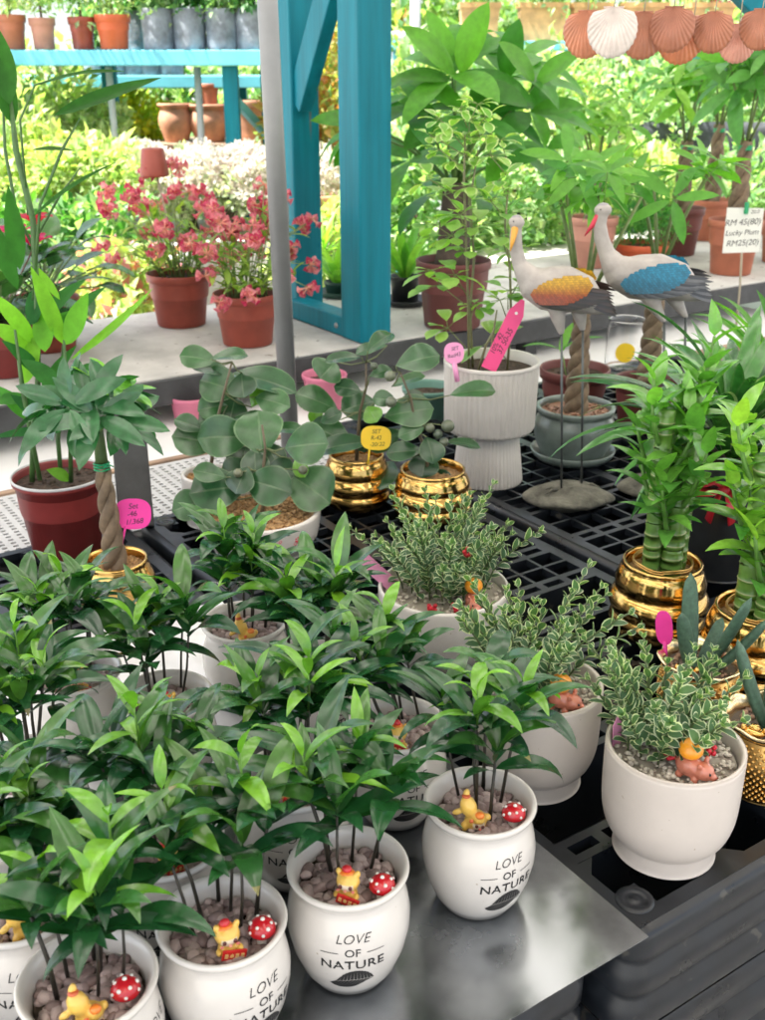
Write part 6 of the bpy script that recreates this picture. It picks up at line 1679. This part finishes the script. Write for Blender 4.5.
# blue rail with orange planters on the right
t = cframe('plant_shelf', 'light blue shelf carrying orange planters at the back on the right', 'shelf', 560, 46, 7.3, -.75); zt2 = far(560, 41, 7.3).z+.75
mb = MB(); box(mb, -1.05, 2.2, -.03, .45, zt2-.055, zt2, bev=.006); part('top_board', mb, M['blue_light'], t)
for x in (-1.0, -.28, .9, 2.1):
    mb = MB(); box(mb, x-.04, x+.04, .1, .18, 0, zt2-.056); part('leg', mb, M['blue_light'], t)
for i, (u, w_, lb) in enumerate(((478, .25, 'orange planter box left of the roots on the right blue shelf'), (540, .30, 'orange planter box in the middle of the right blue shelf'), (588, .24, 'orange planter box behind the shells, left part'), (640, .27, 'orange planter box hidden behind the brown shells'), (705, .27, 'orange planter box at the right behind the shells'))):
    a, b = shelf_item(u, 7.45); t = thing('planter_box', lb, 'planter', (a, b, zt2-.75+.001), -YAW, 'orange planters on the right blue shelf')
    mb = MB(); h = .22
    vs = [(x*w_/2*k_, y*.10*k_, z) for (z, k_) in ((0, .84), (h*.86, .97), (h*.861, 1.03), (h, 1.04), (h, .95), (h*.7, .9)) for (x, y) in ((-1, -1), (1, -1), (1, 1), (-1, 1))]
    fs = [(q*4+j, q*4+(j+1) % 4, q*4+4+(j+1) % 4, q*4+4+j) for q in range(5) for j in range(4)]+[(3, 2, 1, 0), (20, 21, 22, 23)]; mb.add(vs, fs, smooth=False); part('box', mb, mat('faded_orange_clay', (.62, .33, .14), .7, noise=(14, .25)) if i == 0 else bpy.data.materials['faded_orange_clay'], t)
    rg = np.random.default_rng(40+i); mb = MB(); cloud(mb, (0, 0, h+.12), (w_*.6, .16, .17), 500, .06, .022, rg, GRs if i != 4 else GRs+[(.55, .05, .25)]*2, hollow=.2); part('foliage', mb, M['leaf_soft'], t)
a, b = shelf_item(415, 6.6); mb = MB(); lathe(mb, [(.001, -.75), (.03, -.75), (.03, 1.9), (.001, 1.9)], 16); o = tag(link('steel_pole', mb.mesh('steel_pole', M['palegrey'])), 'pale grey pole right of the blue post in the background', 'pole'); o.location = (a, b, 0)
# white water tank / box behind
t = cframe('storage_box', 'pale storage box behind the large tree leaves, right of the blue post', 'box', 432, 40, 8.4, -.75); mb = MB(); box(mb, -.42, .42, 0, .6, 0, 1.78, bev=.03); part('body', mb, M['wallpaint'], t)
mb = MB(); box(mb, -.46, .46, -.03, .63, 1.781, 1.84, bev=.015); part('lid', mb, M['wallpaint'], t)
# dark shade cloth
p = far(665, 195, 6.9); mb = MB(); vs = []; fs = []; nx_, ny_ = 40, 14
for j in range(ny_+1):
    for i in range(nx_+1):
        x = -1.1+2.4*i/nx_; z = .0+.9*j/ny_; vs.append((x, .06*mnoise.noise(V((x*3, z*3, 2)))+.05*math.sin(x*9)*(1-j/ny_), z))
for j in range(ny_):
    for i in range(nx_): a_ = j*(nx_+1)+i; fs.append((a_, a_+1, a_+nx_+2, a_+nx_+1))
mb.add(vs, fs); o = tag(link('shade_cloth', mb.mesh('shade_cloth', M['tarp'])), 'dark wrinkled shade cloth behind the braided trees at the right', 'shade cloth'); o.location = (p.x, p.y, -.35); o.rotation_euler.z = -YAW
sm = o.modifiers.new('s', 'SOLIDIFY'); sm.thickness = .004

# trees and hedge farther off, then a pale wall
for i, (u, Y, rad, zc, lb, cols) in enumerate((( -60, 9.5, (.9, .8, .9), .9, 'bushy tree beyond the shelf at the far left', GRs), (60, 9.0, (.8, .7, .8), .8, 'light green tree behind the blue shelf pots', YGs), (170, 9.6, (.8, .7, .85), .95, 'dark green tree behind the grow bags', DGs+GRs), (270, 9.2, (.7, .7, .9), .9, 'light tree behind the grey pole', GRs),
        (350, 9.8, (.8, .7, .9), .8, 'tree with reddish leaves behind the blue posts', ORs+GRs), (440, 10.5, (.8, .7, .8), 1.0, 'pale tree behind the storage box', GRs+YGs), (520, 9.8, (.9, .7, .8), .85, 'light green tree behind the orange planters', GRs), (620, 9.6, (.9, .8, .8), .95, 'tree behind the scallop shells', YGs+GRs), (710, 9.5, (.9, .8, .9), .9, 'tall light tree at the right, beyond the shade cloth', GRs), (820, 9.6, (.9, .8, .9), .9, 'bushy tree beyond the right photo edge', GRs))):
    p = far(u, 60, Y); t = thing('tree', lb, 'tree', (p.x, p.y, -.75), i, 'trees behind the nursery')
    rg = np.random.default_rng(300+i); mb = MB()
    for k in range(5): cloud(mb, (rg.normal()*.35, rg.normal()*.35, zc+.75+rg.normal()*.35-.2), tuple(r*.62 for r in rad), 560, .13, .055, rg, cols, .2, .3)
    part('crown', mb, M['leaf_soft'], t)
    mb = MB(); tube(mb, [(0, 0, 0), (.03, 0, .5), (0, .04, 1.2), (.05, .02, 1.7)], [.07, .06, .045, .02], 10)
    for k in range(4): a_ = k*1.6; tube(mb, [(0, 0, .7+.2*k), (.2*math.cos(a_), .2*math.sin(a_), 1.0+.2*k), (.45*math.cos(a_), .45*math.sin(a_), 1.25+.2*k)], [.03, .02, .01], 7)
    part('trunk', mb, M['bark_dark'], t)
t = cframe('garden_wall', 'long pale plastered wall far behind the nursery plants', 'wall', 382, 60, 13.0, -.75); mb = MB(); box(mb, -16, 16, 0, .2, 0, 2.3); part('wall_panel', mb, M['wallpaint'], t)
mb = MB(); box(mb, -16, 16, -.05, .25, 2.301, 2.38); part('coping', mb, M['slab'], t)
# ================================================================== CAMERA, LIGHT
cam = bpy.data.cameras.new('camera'); co = bpy.data.objects.new('camera', cam); C.objects.link(co)
cx, cy = cam2w(0, 0)
co.location = (cx, cy, CAMH); co.rotation_euler = (R(90)-PITCH, 0, -YAW)
cam.sensor_fit = 'HORIZONTAL'; cam.sensor_width = 36; cam.lens = FPX/765*36; cam.clip_end = 300; cam.clip_start = .05
cam.dof.use_dof = True; cam.dof.focus_distance = 1.35; cam.dof.aperture_fstop = 13.0
scene.camera = co
SUN_EL, SUN_AZ = R(60), YAW+R(-104)   # behind the bench, a little to the left
w = bpy.data.worlds.new('World'); scene.world = w; w.use_nodes = True
nt = w.node_tree; bg = nt.nodes['Background']; bg.inputs['Strength'].default_value = .12
sky = nt.nodes.new('ShaderNodeTexSky'); sky.sky_type = 'NISHITA'; sky.sun_disc = False
sky.sun_elevation = SUN_EL; sky.sun_rotation = SUN_AZ; sky.air_density = 1; sky.dust_density = 2.5; sky.ozone_density = 1
hs = nt.nodes.new('ShaderNodeHueSaturation'); hs.inputs['Saturation'].default_value = .55
nt.links.new(sky.outputs[0], hs.inputs['Color']); nt.links.new(hs.outputs[0], bg.inputs['Color'])
sl = bpy.data.lights.new('sun', 'SUN'); sl.energy = 5.0; sl.angle = R(.6); sl.color = (1, .95, .86)
so = bpy.data.objects.new('sun', sl); C.objects.link(so)
sdir = V((math.sin(SUN_AZ)*math.cos(SUN_EL), math.cos(SUN_AZ)*math.cos(SUN_EL), math.sin(SUN_EL)))
so.rotation_euler = sdir.to_track_quat('Z', 'Y').to_euler(); so.location = (0, 0, 5)
scene.view_settings.view_transform = 'Standard'; scene.view_settings.look = 'None'
scene.view_settings.gamma = 1; scene.view_settings.exposure = 1.87; scene.view_settings.use_curve_mapping = False
cy_ = scene.cycles; cy_.use_denoising = True; cy_.max_bounces = 10; cy_.transparent_max_bounces = 8
cy_.diffuse_bounces = 5; cy_.glossy_bounces = 4; cy_.transmission_bounces = 6; cy_.sample_clamp_indirect = 6
cy_.caustics_reflective = False; cy_.caustics_refractive = False
